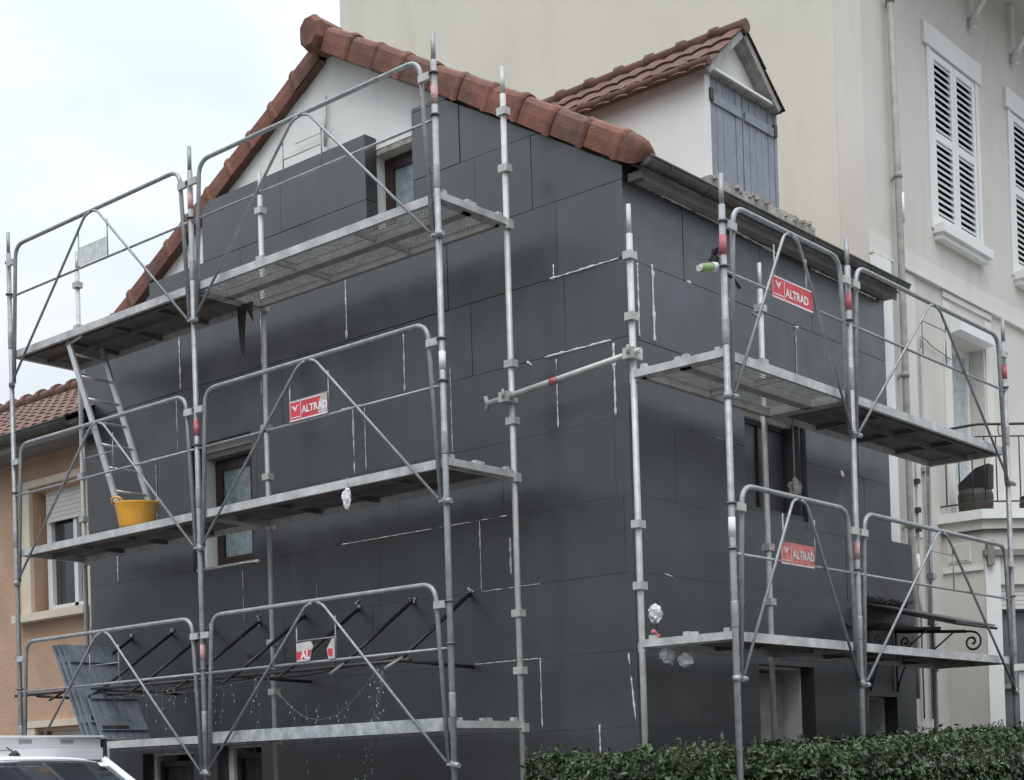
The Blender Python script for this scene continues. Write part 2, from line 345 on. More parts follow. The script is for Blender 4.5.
def board(bm, xa, xb, za, zb, plane, holes, gap=.0018):
    lo = .35 if za < 4.7 else 1.; gap *= lo
    if xb-xa < .03: return
    mt = random.choice(['eps', 'eps', 'eps2', 'eps', 'eps3'])
    off = random.uniform(-.003, .003)*lo; tx = random.uniform(-.004, .004); tz = random.uniform(-.003, .003)
    for rc in rects_minus((xa+gap, xb-gap, za+.001*lo, zb-.0015*lo-.0005), holes):
        pl = [(rc[0], rc[2]), (rc[1], rc[2]), (rc[1], rc[3]), (rc[0], rc[3])]
        if plane == 'g':
            pl = clip(pl, lambda p: p[1]-(AZ-.03-(p[0]-AX)*SR)); pl = clip(pl, lambda p: p[1]-(AZ-.03-(AX-p[0])*SL))
            if len(pl) < 3: continue
        cx, cz = (xa+xb)/2, (za+zb)/2
        d = [off+tx*(p[0]-cx)+tz*(p[1]-cz) for p in pl]
        if plane == 'g':
            vs = [(p[0], q, p[1]) for p, q in zip(pl, d)]; back = [(p[0], T, p[1]) for p in pl]
        else:
            vs = [(q, p[0], p[1]) for p, q in zip(pl, d)]; back = [(-T, p[0], p[1]) for p in pl]
        n = len(pl)
        if plane == 'g': fs = [tuple(range(n))]+[(i, i+n, (i+1) % n+n, (i+1) % n) for i in range(n)]
        else: fs = [tuple(range(n))]+[(i, i+n, (i+1) % n+n, (i+1) % n) for i in range(n)]
        bm.add(vs+back, fs, mt)
b = MB()
for k, (za, zb) in enumerate(ROWS):
    js = sorted(JX.get(k, [-.14-.6*(k % 2)-1.2*i for i in range(1, 6)]))
    if k <= 10: xa0, xb0 = XL, (-.003 if k % 2 else -.002)
    elif k == 11: xa0, xb0 = -6.02, 0
    elif k == 12: xa0, xb0 = -5.13, 0
    else: xa0, xb0 = -2.215, -.5
    if k == 11: js = [j for j in js if j > -6.02]
    e = [xa0]+[j for j in js if xa0 < j < xb0]+[xb0]
    for i in range(len(e)-1):
        hs_ = gab_holes_ins
        if k == 13:          # cut top board rising to the verge
            pass
        board(b, e[i], e[i+1], za, zb if k != 13 else 7.34, 'g', hs_)
# sloping top cut right of attic window
b.prism([(-2.215, 0, 7.306), (-1.80, 0, 7.306), (-1.86, 0, 7.345), (-2.215, 0, 7.33)], (0, T, 0), 'eps')
b.build('gable_insulation', house)
b = MB()
JY = {4: [.9, 2.1, 3.3], 5: [.5, 1.77, 2.9, 4.0], 6: [1.0, 2.2, 3.4], 7: [.6, 1.66, 2.67, 3.8], 8: [.37, 1.66, 2.67, 3.7], 9: [.16, .37, 1.45, 2.58, 3.7], 10: [.81, 2.0, 2.9, 3.8]}
for k, (za, zb) in enumerate(ROWS[:11]):
    y1 = 4.34 if k >= 7 else 4.78
    y0 = .003 if k not in (4, 6, 8, 10) else .003
    e = [y0]+JY.get(k, [.7+.4*(k % 2), 1.9, 3.1])+[y1]
    for i in range(len(e)-1):
        board(b, e[i], e[i+1], za, zb, 's', [(1.66, 2.70, 3.75, 4.66), (1.77, 2.72, -1, 2.44), (3.76, 4.35, -1, 2.2)])
b.box(-T, -.003, 4.342, 4.78, 3.688, 3.74, 'eps'); b.build('side_insulation', house)
# corner piece closing the two skins
b = MB(); b.box(-T-.26, -.006, T-.002, T+.003, GZ, 6.19, 'eps3'); b.build('corner_strip', house)

# foam in joints
def bead(bm, p, q, wd=.012, dens=45, keep=.85, nrm=(0, -1, 0)):
    wd *= .82; keep -= .08
    p, q, nrm = Vector(p), Vector(q), Vector(nrm); ln = (q-p).length; n = max(4, int(ln*dens))
    d = (q-p)/n; pts = []; rr = []
    s0 = random.uniform(0, 100)
    for i in range(n+1):
        g = noise.noise(Vector((s0+i*.13, 0, 0)))*.5+.5
        side = d.cross(nrm).normalized(); k = .06 if g < 1-keep else random.uniform(.3, .9)+max(0, noise.noise(Vector((i*.31, s0, 5))))*1.6
        pts.append(p+d*i+nrm*.001+side*random.uniform(-.0015, .0015)); rr.append(wd*k)
    m_ = MB(); m_.path(pts, 1, 'foam', 6, rr=rr); m_.build('joint_foam', house)
b = MB()
G = lambda x, z: (x, -.001, z)
gsegs = [((-.74, 5.513), (-.06, 5.513), .010, .75), ((-.82, 4.90), (-.15, 4.90), .011, .9), ((-.70, 5.52), (-.70, 5.62), .008, .9),
         ((-3.27, 3.687), (-2.0, 3.687), .006, .75), ((-1.9, 3.687), (-1.24, 3.687), .006, .6), ((-1.57, 3.092), (-.94, 3.092), .006, .7), ((-1.67, 2.491), (-.96, 2.491), .006, .8), ((-.96, 1.93), (-.96, 2.49), .007, .85),
         ((-1.57, 3.1), (-1.57, 3.68), .006, .75), ((-1.24, 3.2), (-1.24, 3.5), .012, .8), ((-.38, 1.93), (-.38, 1.70), .012, .95), ((-.03, 1.95), (-.08, 2.47), .010, .7),
         ((-.70, 4.31), (-.70, 4.86), .007, .6), ((-.13, 4.31), (-.13, 4.87), .016, .95), ((-3.10, 5.53), (-3.10, 6.10), .009, .8), ((-2.39, 4.92), (-2.39, 5.42), .009, .8),
         ((-5.54, 5.53), (-5.54, 6.09), .009, .75), ((-5.61, 4.93), (-5.61, 5.48), .009, .75), ((-5.98, 4.30), (-5.98, 4.89), .009, .8), ((-6.69, 3.70), (-6.69, 4.06), .009, .9),
         ((-4.27, 5.53), (-4.27, 6.10), .012, .95), ((-4.3, 4.95), (-4.3, 5.45), .008, .5), ((-3.2, 4.903), (-2.95, 4.903), .012, .9), ((-3.05, 4.3), (-3.05, 4.88), .010, .8), ((-2.90, 4.32), (-2.9, 4.9), .006, .8), ((-1.85, 4.3), (-1.85, 5.1), .006, .7),
         ((-6.1, 4.903), (-5.5, 4.903), .008, .5), ((-1.0, 4.902), (-.95, 4.86), .010, .95), ((-1.2, 3.12), (-1.2, 2.9), .004, .6), ((-4.65, 3.1), (-4.65, 3.6), .006, .6), ((-4.7, 3.68), (-4.4, 3.67), .012, .8), ((-3.6, 3.1), (-3.6, 3.4), .004, .6), ((-5.3, 2.49), (-4.9, 2.48), .006, .5)]
for (a, c, wd, kp) in gsegs: bead(b, G(*a), G(*c), wd, 45, kp)
b = MB(); S_ = lambda y, z: (.001, y, z)
for (a, c, wd, kp) in [((.16, 4.93), (.16, 5.50), .012, .9), ((.36, 4.93), (.36, 5.54), .016, .95), ((.84, 5.515), (.90, 5.51), .014, 1), ((1.47, 5.515), (1.49, 5.46), .010, 1), ((.30, 6.14), (.36, 6.13), .012, 1), ((.52, 6.125), (.95, 6.12), .010, .85), ((1.0, 6.118), (1.5, 6.116), .008, .8), ((1.6, 6.116), (2.35, 6.09), .014, .85), ((2.9, 6.10), (4.33, 6.098), .013, .72),
                       ((1.85, 5.47), (1.95, 5.46), .012, 1), ((2.56, 5.50), (2.6, 5.49), .018, 1), ((2.58, 5.48), (2.58, 4.95), .006, .7), ((3.35, 4.3), (3.37, 4.24), .022, 1), ((3.9, 3.95), (3.91, 3.92), .016, 1), ((.4, 3.1), (.5, 3.09), .010, .8), ((1.4, 3.18), (1.46, 3.15), .014, .8), ((1.5, 3.0), (1.56, 2.96), .016, .7), ((1.05, 4.3), (1.5, 4.29), .003, .5)]:
    bead(b, S_(*a), S_(*c), wd, 45, kp, (1, 0, 0))

# windows of the house
def framed_window(parent, x0, x1, z0, z1, yf, axis='g', frame='dark_brown', pane='glass_net', fw=.06, mull=None, sill=None, fd=.05):
    P = (lambda x, y, z: (x, y, z)) if axis == 'g' else (lambda x, y, z: (-y, x, z))
    def bx(bm, a0, a1, d0, d1, c0, c1, m):
        if axis == 'g': bm.box(a0, a1, d0, d1, c0, c1, m)
        else: bm.box(-d1, -d0, a0, a1, c0, c1, m)
    root = MB(); bx(root, x0+fw*.7, x1-fw*.7, yf+fd*.5, yf+fd*.5+.01, z0+fw*.7, z1-fw*.7, pane); wo = root.build('window', parent)
    fr = MB()
    bx(fr, x0, x0+fw, yf, yf+fd, z0, z1, frame); bx(fr, x1-fw, x1, yf, yf+fd, z0, z1, frame)
    bx(fr, x0+fw, x1-fw, yf, yf+fd, z1-fw, z1, frame); bx(fr, x0+fw, x1-fw, yf, yf+fd, z0, z0+fw, frame)
    if mull:
        for mx in mull: bx(fr, mx-fw*.5, mx+fw*.5, yf+.003, yf+fd-.003, z0+fw, z1-fw, frame)
    fr.build('frame', wo)
    if sill:
        s = MB(); bx(s, x0-.03, x1+.03, sill[0], sill[1], z0-sill[2], z0-.002, sill[3]); s.build('sill', wo)
    return wo
framed_window(house, -5.35, -4.71, 3.72, 4.80, .26, pane='glass_net', fw=.10, fd=.06)
b = MB(); b.box(-5.36, -4.63, .15, .32, 4.81, 4.86, 'soffit'); b.build('window_head', house)
b = MB(); b.box(-5.39, -4.43, .02, .30, 3.672, 3.699, 'mossy'); b.build('sill', house)
framed_window(house, -2.825, -2.27, 6.45, 7.14, .27, pane='glass_net', fw=.10, fd=.06)
b = MB(); b.box(-2.83, -2.27, .15, .31, 7.15, 7.195, 'mossy'); b.build('window_head', house)
# ground floor doors on the gable
for (x0, x1, z1) in ((-6.28, -5.57, 1.8), (-5.03, -4.5, 1.85)):
    d = MB(); d.box(x0+.02, x1+.03, .20, .24, GZ, z1-.01, 'black_steel'); do = d.build('door', house)
    h = MB(); h.box(x0+.02, x0+.08, .16, .198, GZ, z1-.06, 'dark_brown'); h.box(x1-.06, x1, .16, .198, GZ, z1-.06, 'dark_brown'); h.box(x0+.02, x1, .16, .198, z1-.06, z1-.005, 'dark_brown'); h.build('frame', do)
# side openings
b = MB(); b.box(-.42, -.03, 2.63, 2.649, 3.79, 4.61, 'eps3'); b.build('reveal', house); b = MB(); b.box(-.42, -.145, 1.701, 1.715, 3.79, 4.61, 'eps3'); b.build('reveal', house)
framed_window(house, 1.72, 2.63, 3.80, 4.60, .17, 's', 'black_steel', 'eps3', .03, [2.17], (.02, .165, .05, 'zinc'))
d = MB(); d.box(-.32, -.30, 1.82, 2.68, GZ, 2.40, 'grey_door'); do = d.build('door', house)
h = MB(); h.box(-.296, -.27, 2.02, 2.13, GZ, 2.36, 'dark_brown'); h.box(-.296, -.26, 1.81, 1.99, GZ, 2.3, 'grime'); h.box(-.296, -.26, 2.16, 2.42, GZ, 2.3, 'grime'); h.build('door_leaf', do)
d = MB(); d.box(-.32, -.30, 3.80, 4.30, GZ, 2.16, 'grey_door'); do = d.build('door', house)
h = MB(); h.box(-.296, -.27, 4.08, 4.2, GZ, 2.1, 'dark_brown'); h.build('frame', do)

b = MB(); b.tube((-3.40, .10, 7.86), (-3.42, .10, 7.40), .016, 'galv_light', 8); b.path([(-3.42, .10, 7.42), (-3.34, .08, 7.48), (-3.30, .09, 7.54)], .006, 'galv_light', 5); b.tube((-3.42, .11, 7.55), (-3.85, .11, 7.55), .005, 'galv_light', 5); b.build('wall_bracket', house)
# roof: corrugated tile slopes
def tile_slope(bm, o, across, down, wl, ll, m, wav=.11, amp=.022, course=.36, thick=.03, sag=0):
    o, across, down = Vector(o), Vector(across).normalized(), Vector(down).normalized()
    n = across.cross(down); n = n if n.z > 0 else -n
    nu = max(4, int(wl/(wav/6))); nc = max(1, int(round(ll/course))); cl = ll/nc
    vs = []; fs = []
    for c in range(nc):
        jit = random.uniform(-.01, .01)
        for e in (0, 1):
            base = len(vs)
            for i in range(nu+1):
                s = wl*i/nu; h = amp*abs(math.sin(math.pi*s/(wav*2)))**.8*1.6
                hh = h+(thick*1.0 if e == 1 else 0.)
                vs.append(o+across*s+down*(c*cl+(cl*1.06 if e else 0)+jit*e)+n*hh)
        a = len(vs)-2*(nu+1)
        for i in range(nu): fs.append((a+i, a+i+1, a+nu+2+i, a+nu+1+i))
        # nose
        base = len(vs)
        for i in range(nu+1): vs.append(vs[a+nu+1+i]-n*thick*.95)
        for i in range(nu): fs.append((a+nu+1+i, a+nu+2+i, base+i+1, base+i))
    bm.add(vs, fs, m, False)
b = MB()
dr = Vector((1, 0, -SR)); dl = Vector((-1, 0, -SL))
lr = math.hypot(3.55, 3.55*SR); ll_ = math.hypot(4.1, 4.1*SL)
tile_slope(b, (AX, .08, AZ+.045), (0, 1, 0), dr, 4.36, lr, 'tile_dark', amp=.012, thick=.02)
tile_slope(b, (AX, .08, AZ+.05), (0, 1, 0), dl, 4.36, ll_, 'tile')
b.prism([(AX, .15, AZ+.02), (.12, .15, roofz(.12)+.0), (.12, .15, roofz(.12)+.03), (AX, .15, AZ+.045)], (0, 4.28, 0), 'old_wood')
b.prism([(AX, .15, AZ+.02), (XL-.2, .15, roofz(XL-.2)+.02), (XL-.2, .15, roofz(XL-.2)+.03), (AX, .15, AZ+.045)], (0, 4.28, 0), 'old_wood')
roof = b.build('roof', house)
# verge tiles (rake)
def verge(bm, dirx, slope, total, hs=1., ysh=0.):
    d = Vector((dirx, 0, -slope)).normalized(); up = Vector((slope*dirx, 0, 1)).normalized()
    if up.z < 0: up = -up
    y = Vector((0, 1, 0)); n = int(total/.355); step = total/n
    prof = [(a_, c_*hs) for a_, c_ in [(-.062, -.005), (-.070, .10), (-.066, .185), (-.045, .222), (-.01, .240), (.05, .236), (.13, .20), (.20, .155)]]
    for i in range(n):
        m = random.choice(['tile', 'tile', 'tile_b', 'tile_c'])
        o = Vector((AX, ysh, AZ))+d*(step*i+.08)
        jz = random.uniform(-.006, .006); jy = random.uniform(-.005, .005); jr = random.uniform(-.012, .012)
        st = [(0, 1.0), (.015, 1.0), (step-.060, 1.02), (step-.052, 1.10), (step-.030, 1.14), (step-.006, 1.12), (step+.012, 1.05)]
        vs = []
        for (t, s) in st:
            for (py, pz) in prof:
                cy = .06; vs.append(o+d*t+y*((py-cy)*s+cy+jy)+up*((pz-.1)*s+.1+jz+jr*(t/step-.5)))
        k = len(prof); fs = []
        for a in range(len(st)-1):
            for q in range(k-1): fs.append((a*k+q, a*k+q+1, (a+1)*k+q+1, (a+1)*k+q))
        fs.append(tuple(range((len(st)-1)*k, len(st)*k)))
        bm.add(vs, fs, m, False)
        # underside return
        b0 = [o+d*0+y*(-.062)+up*(-.005), o+d*step*1.0+y*(-.066)+up*(-.012), o+d*step+y*.13+up*(-.012), o+y*.13+up*(-.005)]
        bm.add(b0, [(0, 1, 2, 3)], 'tile_dark')
    return Vector((AX, 0, AZ))+d*(step*n+.08), d, up
b = MB()
e, d, up = verge(b, 1, SR, 3.80, .92)
# rounded end tile
prof = [(-.062, -.005), (-.072, .10), (-.066, .185), (-.045, .222), (-.01, .240), (.05, .236), (.13, .20), (.20, .155)]
vs_ = []; st = [(0, 1.03), (.10, 1.0), (.15, .9), (.18, .72), (.195, .4)]
for (t, s) in st:
    for (py, pz) in prof: vs_.append(e+d*t+Vector((0, 1, 0))*((py-.06)*s+.06)+up*((pz*.92-.10)*s+.10))
k = len(prof)
b.add(vs_, [(a*k+q, a*k+q+1, (a+1)*k+q+1, (a+1)*k+q) for a in range(4) for q in range(k-1)]+[tuple(range(4*k, 5*k))], 'tile', True)
verge(b, -1, SL, 4.15, .84, .12)
b.build('verge_tiles', house)
# ridge cap with faceted end
b = MB(); c0 = Vector((AX-.02, -.17, AZ+.15))
def octa(c, r, y): return [Vector((c.x+r*.95*math.cos(R(22.5+45*i)), y, c.z+r*math.sin(R(22.5+45*i))+(0 if i < 4 else -.03))) for i in range(8)]
rings = [octa(c0, .115, -.13), octa(c0, .145, -.10), octa(c0, .155, -.06), octa(c0, .145, -.03), octa(c0, .14, .25)]
vv = [p for r in rings for p in r]
b.add(vv, [tuple(range(8))]+[(i*8+j, i*8+(j+1) % 8, (i+1)*8+(j+1) % 8, (i+1)*8+j) for i in range(4) for j in range(8)], 'tile')
for i in range(11):
    y0 = .25+i*.38; b.path([(AX, y0, AZ+.13), (AX, y0+.34, AZ+.13), (AX, y0+.345, AZ+.13), (AX, y0+.38, AZ+.13)], 1, 'tile', 12, rr=[.12, .125, .145, .145])
b.build('ridge_cap', house)

# gutter, fascia and soffit of the side eave
b = MB()
n = 10; vs_ = []; ys = [.02, 4.40]
gx, gz, gr = .205, 6.225, .055
for y in ys:
    for i in range(n+1):
        a = math.pi*i/n; vs_.append((gx-gr*math.cos(a), y, gz-gr*math.sin(a)))
    for i in range(n+1):
        a = math.pi*(n-i)/n; vs_.append((gx-(gr-.006)*math.cos(a), y, gz-(gr-.006)*math.sin(a)))
k = 2*(n+1)
b.add(vs_, [(i, (i+1) % k, (i+1) % k+k, i+k) for i in range(k)], 'zinc', True)
b.add([vs_[i] for i in range(n+1)], [tuple(range(n+1))], 'zinc')
b.add([vs_[k+i] for i in range(n+1)], [tuple(range(n+1))], 'zinc')
b.tube((gx+gr, .02, gz+.003), (gx+gr, 4.40, gz+.003), .011, 'zinc', 8)
for i in range(8):
    y = .3+i*.55; b.path([(gx-(gr+.004)*math.cos(a), y, gz-(gr+.004)*math.sin(a)) for a in [math.pi*j/8 for j in range(9)]], .006, 'zinc', 5)
b.build('gutter', house)
b = MB()
b.box(.09, .112, .10, 4.40, 6.115, 6.235, 'soffit'); b.box(-.10, .088, .12, 4.38, 6.125, 6.14, 'soffit')
b.build('fascia', house)
b = MB(); b.box(.03, .15, .03, .095, 6.09, 6.15, 'zinc'); b.build('gutter_bracket', house)

# dormer
dm = MB()
dy0, dy1, dz0, dz1, dxf = 1.31, 2.35, 6.46, 7.36, -.03
xb = AX+(AZ+.1-dz1)/SR; xb = -1.85
for y0, y1 in ((dy0-.08, dy0+.02), (dy1-.02, dy1+.08)):
    dm.prism([(dxf, y0, 6.30), (dxf, y0, dz1+.03), (xb, y0, dz1+.03), (dxf-.1, y0, 6.22)], (0, y1-y0, 0), 'dormer_render')
dm.box(dxf-.10, dxf-.075, dy0+.021, dy1-.021, dz0, dz1, 'shade_fill')  # dark sheet added behind the shutters, paints the unlit inside
dorm = dm.build('dormer', house)
b = MB(); b.box(-.25, .10, 1.10, 2.82, 6.30, 6.43, 'mossy'); b.box(-.2, .06, 1.25, 2.60, 6.43, 6.465, 'mossy')
for i in range(60):
    y = random.uniform(1.1, 2.8); x = random.uniform(.06, .11); s = random.uniform(.01, .03)
    b.obox((x, y, 6.43-s*random.uniform(0, 1.5)), (s, s*.3, 0), (-s*.2, s, 0), (0, s*.2, s), 'mossy')
b.build('sill', dorm)
b = MB()      # pediment
az = 7.86; ay = 1.74; EN = {-1: (1.14, 7.37), 1: (2.33, 7.39)}
b.prism([(dxf-.02, 1.22, dz1+.03), (dxf-.02, 2.28, dz1+.03), (dxf-.02, ay, az-.09)], (-.06, 0, 0), 'dormer_render'); b.build('pediment', dorm)
b = MB()
b.obox((dxf-.02, 1.19, 7.362), (.085, 0, 0), (0, 1.22, .0), (0, 0, .042), 'old_wood')
b.obox((dxf+.066, 1.18, 7.375), (.02, 0, 0), (0, 1.24, .0), (0, 0, .02), 'trim_white')
for s in (-1, 1):
    p0 = Vector((dxf+.10, ay, az+.02)); p1 = Vector((dxf+.10, EN[s][0], EN[s][1]-.02))
    dd = (p1-p0); nn = Vector((0, s*-dd.z, s*dd.y)).normalized(); nn = nn if nn.z < 0 else -nn
    b.obox(p0, dd, nn*.06, (-.03, 0, 0), 'old_wood')
    b.obox(p0+nn*.02+Vector((-.031, 0, 0)), dd*.97, nn*.045, (-.11, 0, 0), 'old_wood')
b.build('bargeboard', dorm)
b = MB()
for s in (-1, 1):
    dd = Vector((0, EN[s][0]-ay, EN[s][1]-.05-az)); dn = dd.normalized()
    tile_slope(b, (dxf+.12, ay, az+.03), (-1, 0, 0), dn, 2.55 if s < 0 else 2.4, dd.length*1.03, 'tile_dark', wav=.10, amp=.010, course=.33, thick=.022)
    b.prism([(dxf+.09, ay, az-.01), (dxf+.09, EN[s][0], EN[s][1]-.035), (dxf+.09, EN[s][0], EN[s][1]-.01), (dxf+.09, ay, az+.03)], (-2.4, 0, 0), 'old_wood')
for i in range(8):
    x = dxf+.13-i*.34; b.path([(x, ay, az+.03), (x-.30, ay, az+.03), (x-.305, ay, az+.035), (x-.345, ay, az+.035)], 1, 'tile_dark', 12, rr=[.062, .066, .082, .08])
# edge course running along the dormer eave
for i in range(9):
    x = dxf+.12-i*.27; b.path([(x, 1.15, 7.395), (x-.225, 1.15, 7.395), (x-.23, 1.15, 7.40), (x-.272, 1.15, 7.40)], 1, 'tile_dark', 10, rr=[.040, .044, .054, .052])
b.build('roof', dorm)
for s, (ya, yb) in enumerate(((dy0+.01, 1.82), (1.84, dy1))):     # two plank shutters
    b = MB(); n = 5; wv = (yb-ya)/n
    for i in range(n): b.box(dxf-.045+random.uniform(-.003, .003), dxf+.004+random.uniform(-.002, .003), ya+wv*i+.003, ya+wv*(i+1)-.003, 6.475, 7.355, 'shutter_blue')
    hz = 7.20
    b.box(dxf+.006, dxf+.022, ya+.02, yb-.02, hz-.06, hz+.02, 'iron' if False else 'shutter_blue')
    b.box(dxf+.008, dxf+.03, (ya if s == 0 else yb)-.02, (ya if s == 0 else yb)+.03, hz-.05, hz+.05, 'iron')
    b.build('shutter', dorm)
b = MB(); b.box(dxf-.05, dxf+.012, dy0-.075, dy0+.006, 6.47, 7.36, 'trim_white'); b.build('frame', dorm); b = MB(); b.box(dxf-.05, dxf+.012, dy1+.004, dy1+.05, 6.47, 7.36, 'shutter_blue'); b.build('frame', dorm)

# steel frame of the dismantled glass awning on the gable
def bar(bm, p, q, wd, m): bm.path([p, q], wd, m, 4)
raf = [-1.703, -2.382, -3.048, -3.78, -4.43, -5.15, -5.793, -6.477]
for i, x in enumerate(raf):
    b = MB(); zt = 3.09; oy = -1.0+random.uniform(-.03, .03)
    bar(b, (x, -.0, zt), (x-.0, -.83, 2.52), .019, 'black_steel')
    bar(b, (x, -.83, 2.52), (x, oy, 2.43), .014, 'grime' if i in (0, 1) else 'black_steel')
    b.build('awning_rafter', house)
    f = MB()
    for j in range(9):
        a = Vector((x+random.gauss(0, .022), -.008, zt+.01+random.gauss(0, .024))); s = random.uniform(.006, .016)
        f.obox(a, (s, 0, s*.4), (0, -s*.6, 0), (-s*.3, 0, s), 'foam')
    f.build('joint_foam', house)
for x in (-1.69, -3.716, -5.737, -6.9):
    b = MB(); bar(b, (x, 0, 2.47), (x-.02, -.86, 2.50), .019, 'black_steel'); b.build('awning_tie', house)
b = MB(); bar(b, (-1.60, -.84, 2.495), (-4.1, -.84, 2.50), .02, 'black_steel'); bar(b, (-4.1, -.84, 2.50), (-7.3, -.87, 2.52), .02, 'black_steel'); bar(b, (-4.6, -.02, 2.78), (-3.3, -.80, 2.52), .012, 'black_steel')
b.path([(-1.9, -.7, 2.55), (-3.0, -.75, 2.46), (-4.2, -.6, 2.50), (-5.2, -.75, 2.42), (-6.1, -.8, 2.47)], .012, 'black_steel', 6)
b.build('awning_beam', house)

# wrought iron glass canopy over the side door
b = MB()
b.obox((.02, 3.66, 3.075), (.92, 0, -.245), (0, .88, 0), (0, 0, .014), 'canopy_glass'); can = b.build('door_canopy', house)
b = MB()
b.tube((.02, 3.68, 3.06), (.94, 3.68, 2.81), .014, 'iron'); b.tube((.02, 4.55, 3.06), (.94, 4.53, 2.81), .014, 'iron'); b.tube((.94, 3.64, 2.81), (.94, 4.56, 2.81), .014, 'iron'); b.tube((.03, 3.3, 2.85), (.03, 4.65, 2.92), .018, 'iron')
for y in (3.9, 4.12, 4.34): b.tube((.02, y, 3.06), (.94, y, 2.81), .010, 'iron', 6)
for i in range(21):
    y = 3.62+i*.045; b.path([(.03, y, 3.08), (.05, y+.01, 3.10+.03*random.random()), (.08+.03*random.random(), y+.02, 3.12+.03*random.random())], .012, 'iron', 5)
b.build('canopy_frame', can)
for y in (3.76, 4.32):
    b = MB(); b.tube((.01, y, 2.84), (.74, y, 2.785), .016, 'iron')
    if y > 4: b.path([(.66, y, 2.79)]+[(.80+.10*(1-t/26)*math.cos(-t*.42+1.57), y, 2.68+.10*(1-t/26)*math.sin(-t*.42+1.57)) for t in range(24)], .011, 'iron', 6)
    b.path(fillet([(.012, y, 2.25), (.10, y, 2.50), (.42, y, 2.64), (.62, y, 2.79)], .08), .009, 'iron', 6)
    b.path([(.12+.06*(1-t/26)*math.cos(-t*.42), y, 2.73+.075*(1-t/26)*math.sin(-t*.42)) for t in range(24)], .010, 'iron', 6); b.tube((.02, y, 2.25), (.02, y, 2.9), .011, 'iron', 6)
    b.build('canopy_bracket', can)

# ------------------------------------------------------------------ tall neighbour
big = thing('apartment_building', 'tall cream rendered building rising behind the grey house with louvred white shutters and balcony', 'building', (-3, 9, GZ))
FX = -.2
fh = [(6.03, 7.18, 7.36, 9.28), (8.22, 9.37, 7.36, 9.28), (6.33, 7.20, 4.20, 6.22), (8.6, 9.6, 4.20, 6.22), (10.4, 11.5, 7.36, 9.28)]
b = MB()
b.box(-7.73, FX-.30, 4.45, 4.75, GZ, 14.5, 'tan_render'); b.box(-7.73, -7.43, 4.76, 15, GZ, 14.5, 'tan_render'); b.build('gable_wall', big)
b = MB()
for rc in rects_minus((4.45, 16, GZ, 13), fh): b.box(FX-.30+.002, FX, rc[0], rc[1], rc[2], rc[3], 'facade_render')
b.box(-7.4, -.6, 14.7, 15, GZ, 14, 'facade_render'); b.build('front_wall', big)
b = MB()
for z0, z1, pr in ((6.70, 6.90, .018), (6.675, 6.70, .045)):
    b.box(FX, FX+pr, 4.46, 4.93, z0, z1, 'trim_soft'); b.box(FX, FX+pr, 5.20, 16, z0, z1, 'trim_soft')
b.build('string_course', big)
b = MB(); b.box(FX-.001+.003, FX+.012, 5.22, 5.45, 3.9, 6.66, 'trim_soft'); b.build('corner_pilaster', big)
def louvred(parent, y0, y1, z0, z1):
    w_ = (y1-y0)/2
    for s in (0, 1):
        a, c = y0+w_*s+.004, y0+w_*(s+1)-.004
        b = MB(); x0, x1 = FX-.03, FX+.012; st = .075
        b.box(x0, x1, a, a+st, z0, z1, 'pvc'); b.box(x0, x1, c-st, c, z0, z1, 'pvc')
        zm = z0+(z1-z0)*.52
        for (q0, q1) in ((z0, z0+.11), (zm-.045, zm+.045), (z1-.075, z1)): b.box(x0, x1-.001, a+st, c-st, q0, q1, 'pvc')
        for (q0, q1) in ((z0+.11, zm-.045), (zm+.045, z1-.075)):
            n = int((q1-q0)/.066)
            for i in range(n):
                zz = q0+(q1-q0)*(i+.25)/n
                b.obox((FX+.006, a+st, zz), (0, c-a-2*st, 0), (-.034, 0, .048), (.004, 0, .013), 'pvc')
        b.box(FX-.07, FX-.06, a+st, c-st, z0+.11, z1-.07, 'shade_fill')  # near-black sheet paints the shade seen between the slats
        b.build('louvred_shutter', parent)
def big_window(y0, y1):
    b = MB(); b.box(FX-.25, FX-.24, y0-.02, y1+.02, 7.34, 9.3, 'glass'); wn = b.build('window', big)
    louvred(wn, y0, y1, 7.37, 9.27)
    b = MB(); b.box(FX, FX+.035, y0-.19, y1+.15, 9.285, 9.52, 'trim_white'); b.build('lintel', wn)
    b = MB(); b.box(FX+.001, FX+.018, y0-.10, y0-.004, 7.30, 9.283, 'trim_white'); b.box(FX+.001, FX+.018, y1+.004, y1+.10, 7.30, 9.283, 'trim_white'); b.build('surround', wn)
    b = MB(); b.box(FX-.02, FX+.13, y0-.06, y1+.10, 7.25, 7.345, 'trim_white'); b.box(FX, FX+.09, y0-.03, y1+.07, 7.19, 7.25, 'trim_white'); b.build('sill', wn)
for q in ((6.03, 7.18), (8.22, 9.37), (10.4, 11.5)): big_window(*q)
b = MB(); b.box(FX-.1, .62, 4.6, 16, 10.58, 10.7, 'facade_render'); b.box(.6, .70, 4.55, 16, 10.5, 10.82, 'old_wood'); b.build('eave', big)
for y in (4.7, 5.9, 7.09, 8.29, 9.5):
    b = MB()
    b.path([(FX+.02, y, 9.90), (FX+.10, y, 10.02), (FX+.26, y, 10.24), (FX+.46, y, 10.57)], .035, 'trim_white', 6)
    b.box(FX, FX+.05, y-.05, y+.05, 9.98, 10.57, 'trim_white')
    b.path([(FX+.05, y, 9.86), (FX+.06, y, 9.88)], .045, 'trim_white', 8); b.path([(FX+.10, y+.005, 9.95), (FX+.11, y+.005, 9.97)], .035, 'trim_white', 8)
    b.build('eave_bracket', big)
